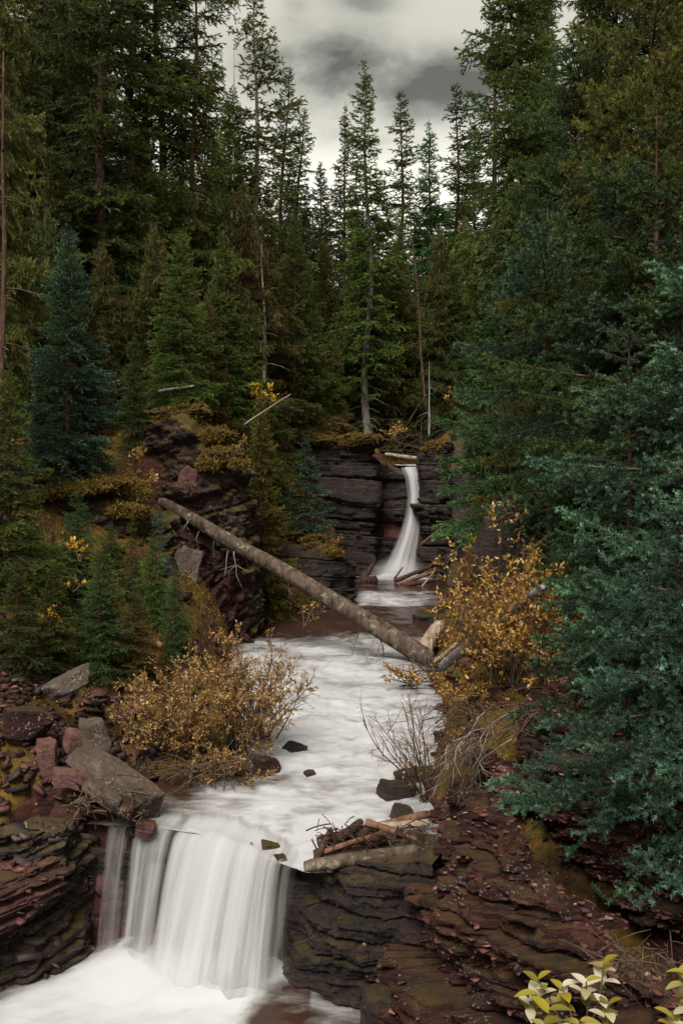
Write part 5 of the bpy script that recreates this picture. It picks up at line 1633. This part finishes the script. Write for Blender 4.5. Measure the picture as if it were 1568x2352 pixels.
GS = 'autumn shrubs on the banks'
def at(px, py, d): return tuple(P(px, py, d))
shrub('willow_shrub', at(540, 1735, 12.3), 'big tawny willow shrub with fine leaves leaning over the left side of the water', 1.5, .85, 34, 13500, .036, 'yleaf', 'twig', 1, (.05, 0), group=GS)
shrub('willow_shrub', at(390, 1745, 12.0), 'tawny willow shrub joined to the left of the big one above the slab', 1.3, .75, 30, 11500, .034, 'yleaf', 'twig', 2, (-.05, 0), group=GS)
shrub('willow_shrub', at(600, 1700, 12.8), 'wispy half bare willow reaching out over the white water', 1.2, .75, 16, 4200, .034, 'yleaf', 'twig', 3, (.15, 0), bare=.4, group=GS)
shrub('willow_shrub', at(520, 1795, 11.6), 'low brown leaved tangle at the water under the big tawny willow', .4, .6, 24, 4200, .032, 'yleaf', 'twig', 23, group=GS)
shrub('willow_shrub', at(1165, 1590, 12.4), 'big orange leaved shrub on the right bank around the grey log', 1.95, .95, 34, 6800, .060, 'oleaf', 'twig', 4, (-.04, 0), group=GS)
shrub('willow_shrub', at(1245, 1570, 11.0), 'orange leaved shrub touching the near blue boughs at right', 1.5, .7, 22, 4200, .054, 'oleaf', 'twig', 5, (.03, 0), group=GS)
shrub('willow_shrub', at(950, 1575, 15.6), 'small orange sprig at the landing end of the fallen log', .45, .5, 9, 520, .055, 'oleaf', 'twig', 6, (-.1, 0), group=GS)
shrub('willow_shrub', at(1090, 1625, 12.6), 'low tangled orange brown shrub under the big orange one', .55, .75, 18, 2000, .042, 'oleaf', 'twig', 7, group=GS)
shrub('bare_shrub', at(985, 1840, 10.9), 'nearly leafless twiggy shrub over the right of the white water', 1.5, .7, 15, 200, .035, 'yleaf', 'twig', 8, (-.25, 0), bare=.5, group=GS, levels=(6, 4))
shrub('yellow_sprig', at(185, 1290, 13.4), 'bright yellow leaf sprig on the dark slope at left', .35, .14, 5, 60, .085, 'brightleaf', 'twig', 9, group=GS, levels=(3, 2))
shrub('yellow_sprig', at(300, 1110, 17.6), 'pale yellow sapling at the left of the outcrop hollow', .75, .35, 6, 190, .085, 'oleaf', 'twig', 10, (.1, 0), group=GS, levels=(4, 3))
shrub('yellow_sprig', at(332, 1120, 17.7), 'pinkish tan sprig just right of the pale yellow sapling', .35, .3, 7, 150, .08, 'yleaf', 'twig', 11, group=GS, levels=(3, 3))
shrub('yellow_sprig', at(600, 935, 23.0), 'vivid yellow sapling between the spruces right of the outcrop', .7, .32, 6, 170, .11, 'brightleaf', 'twig', 12, group=GS, levels=(4, 3))
shrub('yellow_sprig', at(545, 1040, 20.4), 'reddish sprig on the right shoulder of the outcrop', .4, .35, 7, 160, .07, 'yleaf', 'twig', 13, group=GS, levels=(3, 3))
shrub('yellow_sprig', at(110, 1450, 12.2), 'small yellow leaf sprig low on the far left slope', .3, .25, 5, 40, .08, 'brightleaf', 'twig', 14, group=GS, levels=(3, 2))
shrub('yellow_sprig', at(170, 1360, 12.8), 'tiny yellow sprig between the slope spruces', .25, .16, 4, 26, .08, 'brightleaf', 'twig', 15, group=GS, levels=(3, 2))
shrub('yellow_sprig', at(400, 1460, 14.0), 'tiny pale sprig at the foot of the red rock', .25, .2, 4, 40, .07, 'oleaf', 'twig', 16, group=GS, levels=(3, 2))
shrub('yellow_sprig', at(905, 1010, 30.5), 'dull gold bush beside the upper fall lip', .6, .6, 8, 300, .1, 'oleaf', 'twig', 17, group=GS, levels=(4, 3))
shrub('yellow_sprig', at(880, 930, 33.2), 'dull gold bush on the rocks above the upper fall', .9, .8, 9, 420, .1, 'oleaf', 'twig', 18, group=GS, levels=(4, 3))
shrub('yellow_sprig', at(1075, 930, 30.5), 'dull gold bush under the right forest edge', .7, .8, 9, 360, .1, 'oleaf', 'twig', 19, group=GS, levels=(4, 3))
shrub('yellow_sprig', at(860, 870, 35.5), 'yellow moss bush behind the tall central spire trunk', .7, 1.0, 9, 420, .11, 'oleaf', 'twig', 20, group=GS, levels=(4, 3))
shrub('yellow_sprig', at(770, 1255, 23.9), 'tan sprig at the right end of the moss mound', .3, .3, 6, 90, .06, 'oleaf', 'twig', 21, group=GS, levels=(3, 2))
shrub('yellow_sprig', at(700, 1440, 15.0), 'thin orange twig reaching over the calm water', .5, .3, 5, 70, .06, 'oleaf', 'twig', 22, (.2, 0), group=GS, levels=(4, 2))


# hanging roots of the right bank
def roots():
    rng = np.random.default_rng(4)
    root = empty('root_tangle', P(1120, 1650, 9.9), 'tangle of bare grey roots hanging over the right red cliff', 'roots', GL)
    o = np.array(root.location)
    for i in range(34):
        a = P(rng.uniform(1080, 1190), rng.uniform(1630, 1700), 9.9 + rng.normal(0, .15)) - o
        b = P(rng.uniform(985, 1130), rng.uniform(1740, 1900), 9.5 + rng.normal(0, .15)) - o
        t = np.linspace(0, 1, 9)
        pts = a + t[:, None] * (b - a) + np.sin(t * 3.14)[:, None] * np.array([-.15, -.2, .12]) * rng.uniform(.2, 1.6) + .05 * np.stack([fbm(t * 4, i, k, 5, 2) for k in range(3)], 1)
        g = Bag()
        tube(g, pts, np.linspace(rng.uniform(.004, .010), .002, 9), 5, cap=False)
        for w in range(4):
            q = rng.integers(2, 8)
            dv = (b - a) * .25 + rng.normal(0, .08, 3)
            tube(g, pts[q] + np.linspace(0, 1, 4)[:, None] * dv, np.linspace(.004, .002, 4), 3, cap=False)
        g.build('root', M['paletwig' if i % 3 == 0 else 'twig'], root)


roots()


# pale broad leaved plant in the lower right corner
def broad_plant(px, py, d, label, whorls, seed, leaf=.078):
    rng = np.random.default_rng(seed)
    base = P(px, py, d)
    root = empty('broad_leaf_plant', base, label, 'plant', 'pale broad leaved plants')
    lb = Bag(); sb = Bag()
    for (wx, wy, n, dd) in whorls:
        top = P(wx, wy, d + dd) - base
        t = np.linspace(0, 1, 6)
        tube(sb, t[:, None] * top + np.sin(t * 3.14)[:, None] * np.array([.03, 0, 0]), np.linspace(.005, .0025, 6), 5, cap=False)
        for i in range(n):
            az = i * 2.4 + rng.normal(0, .25)
            el = rng.uniform(-.15, .75) if i < n - 2 else rng.uniform(.6, 1.1)
            dv = np.array([math.cos(az) * math.cos(el), math.sin(az) * math.cos(el), math.sin(el)])
            l = leaf * rng.uniform(.7, 1.15)
            s = np.cross(dv, [0, 0, 1]); s /= np.linalg.norm(s)
            nn = np.cross(s, dv)
            u = np.linspace(0, 1, 9)
            wdt = l * .25 * np.sin(math.pi * u ** .8) ** .8
            bend = -.22 * l * u ** 2
            p0 = top - np.array([0, 0, 1]) * .012 * i
            ctr = p0 + u[:, None] * dv * l + bend[:, None] * np.array([0, 0, 1.0])
            V = np.stack([ctr + s * wdt[:, None] + nn * (wdt * .35)[:, None], ctr, ctr - s * wdt[:, None] + nn * (wdt * .35)[:, None]], 1).reshape(-1, 3)
            tn = rng.choice([.35, .9, 1.0, .45, .6, .25, .15])
            lb.add(V, None, grid_faces(9, 3), tn + rng.normal(0, .04))
    sb.build('stems', M['twig'], root)
    lb.build('leaves', M['bleaf'], root, smooth=True)


broad_plant(1300, 2460, 3.0, 'pale cream and yellow broad leaved plant in the lower right, the fullest one', [(1235, 2250, 8, 0), (1290, 2265, 8, .1), (1260, 2320, 9, -.1), (1345, 2255, 8, .05), (1385, 2215, 8, .15), (1395, 2310, 7, 0), (1330, 2345, 7, -.1), (1215, 2300, 6, .05)], 1)
broad_plant(1560, 2460, 2.9, 'pale broad leaved plant cut by the right picture edge', [(1570, 2225, 8, 0), (1545, 2330, 8, .05), (1580, 2290, 7, .1)], 2)
broad_plant(1270, 2500, 2.8, 'lowest pale broad leaved sprig at the bottom picture edge', [(1250, 2352, 8, 0), (1330, 2375, 7, 0), (1390, 2380, 6, .1)], 3)


# ground cover
def scatter_stuff():
    rng = np.random.default_rng(8)
    # rubble on the steep red banks
    bg = Bag()
    cubes = [rock_verts((1, 1, 1), 200 + i, n=4, planes=6, p=14, rough=.05) for i in range(8)]
    def stones(n, x0, x1, y0, y1, smin, smax, zmin=-9):
        for i in range(n):
            x, y = rng.uniform(x0, x1), rng.uniform(y0, y1)
            z = gz(x, y)
            if z < zmin: continue
            V, Fq = cubes[rng.integers(8)]
            s = smin + (smax - smin) * rng.random() ** 3
            a = rng.random() * 6.28
            ca, sa = math.cos(a), math.sin(a)
            Rz = np.array([[ca, -sa, 0], [sa, ca, 0], [0, 0, 1]])
            bg.add((V * np.array([1.3, .9, .55]) * s) @ Rz.T + np.array([x, y, z + .05]), None, Fq, rng.random())
    stones(500, .3, 3.0, 4.0, 10.5, .015, .06)
    stones(180, -4.4, -2.4, 10.1, 13.5, .03, .15, -3.4)
    stones(250, 1.0, 2.4, 11, 17, .03, .2, -3.4)
    stones(250, -4.2, -1.6, 13, 17, .03, .2, -3.2)
    tag(bg.build('rubble', M['redrock']), 'small broken reddish stones scattered over the banks', 'rubble', kind='stuff')
    for kind in FLAKES:
        b = Bag()
        for V, Fq, t in FLAKES[kind]:
            b.add(V, None, Fq, t)
        tag(b.build('rock_flakes', M[kind]), 'thin broken red stone flakes on the banks' if kind == 'redflake' else 'thin broken dark stone flakes on the cliffs', 'rubble', kind='stuff')
    # fallen leaves and moss tufts
    n = 22000
    x = np.concatenate([rng.uniform(-6, -1.3, n), rng.uniform(.3, 4.5, n)])
    y = np.concatenate([rng.uniform(10, 30, n), rng.uniform(3, 24, n)])
    z = ground_z(x, y)
    wz = creek_z(y)
    ok = (z > wz + .05) | ((y < 9.5) & (z > -4.6))
    x, y, z = x[ok], y[ok], z[ok]
    m = len(x)
    V, Fc = leaf_quads(rng, np.stack([x, y, z + .04 + .05 * rng.random(m)], 1), .034, np.tile([0, 0, .35], (m, 1)), .6)
    b = Bag(); b.add(V, Fc, None, np.repeat(np.clip(rng.normal(.22, .22, m), 0, 1), 4))
    tag(b.build('leaf_litter', M['yleaf']), 'fallen yellow and brown leaves over the banks', 'leaf litter', kind='stuff')
    # low grass and moss fronds
    n = 110000
    x = np.concatenate([rng.uniform(-7, -1.6, n), rng.uniform(1.2, 6, n // 3)])
    y = np.concatenate([rng.uniform(10.5, 31, n), rng.uniform(9, 31, n // 3)])
    z = ground_z(x, y)
    mask = (fbm(x * .8, y * .8, 0, 77, 3) > -.22) & (z > creek_z(y) + .1)
    x, y, z = x[mask], y[mask], z[mask]
    m = len(x)
    base = np.stack([x, y, z - .01], 1)
    dv = rng.normal(0, .5, (m, 3)); dv[:, 2] = 1
    dv /= np.linalg.norm(dv, axis=1)[:, None]
    sd = rng.normal(size=(m, 3)); sd[:, 2] = 0; sd /= np.linalg.norm(sd, axis=1)[:, None]
    l = rng.uniform(.03, .12, m)[:, None]
    V = np.stack([base - sd * .009, base + sd * .009, base + dv * l], 1).reshape(-1, 3)
    b = Bag(); b.add(V, np.arange(3 * m).reshape(-1, 3), None, np.repeat(np.clip(rng.normal(.4, .2, m), 0, 1), 3))
    tag(b.build('grass', M['mossleaf']), 'short yellowed grass and moss on the banks', 'grass', kind='stuff')


scatter_stuff()
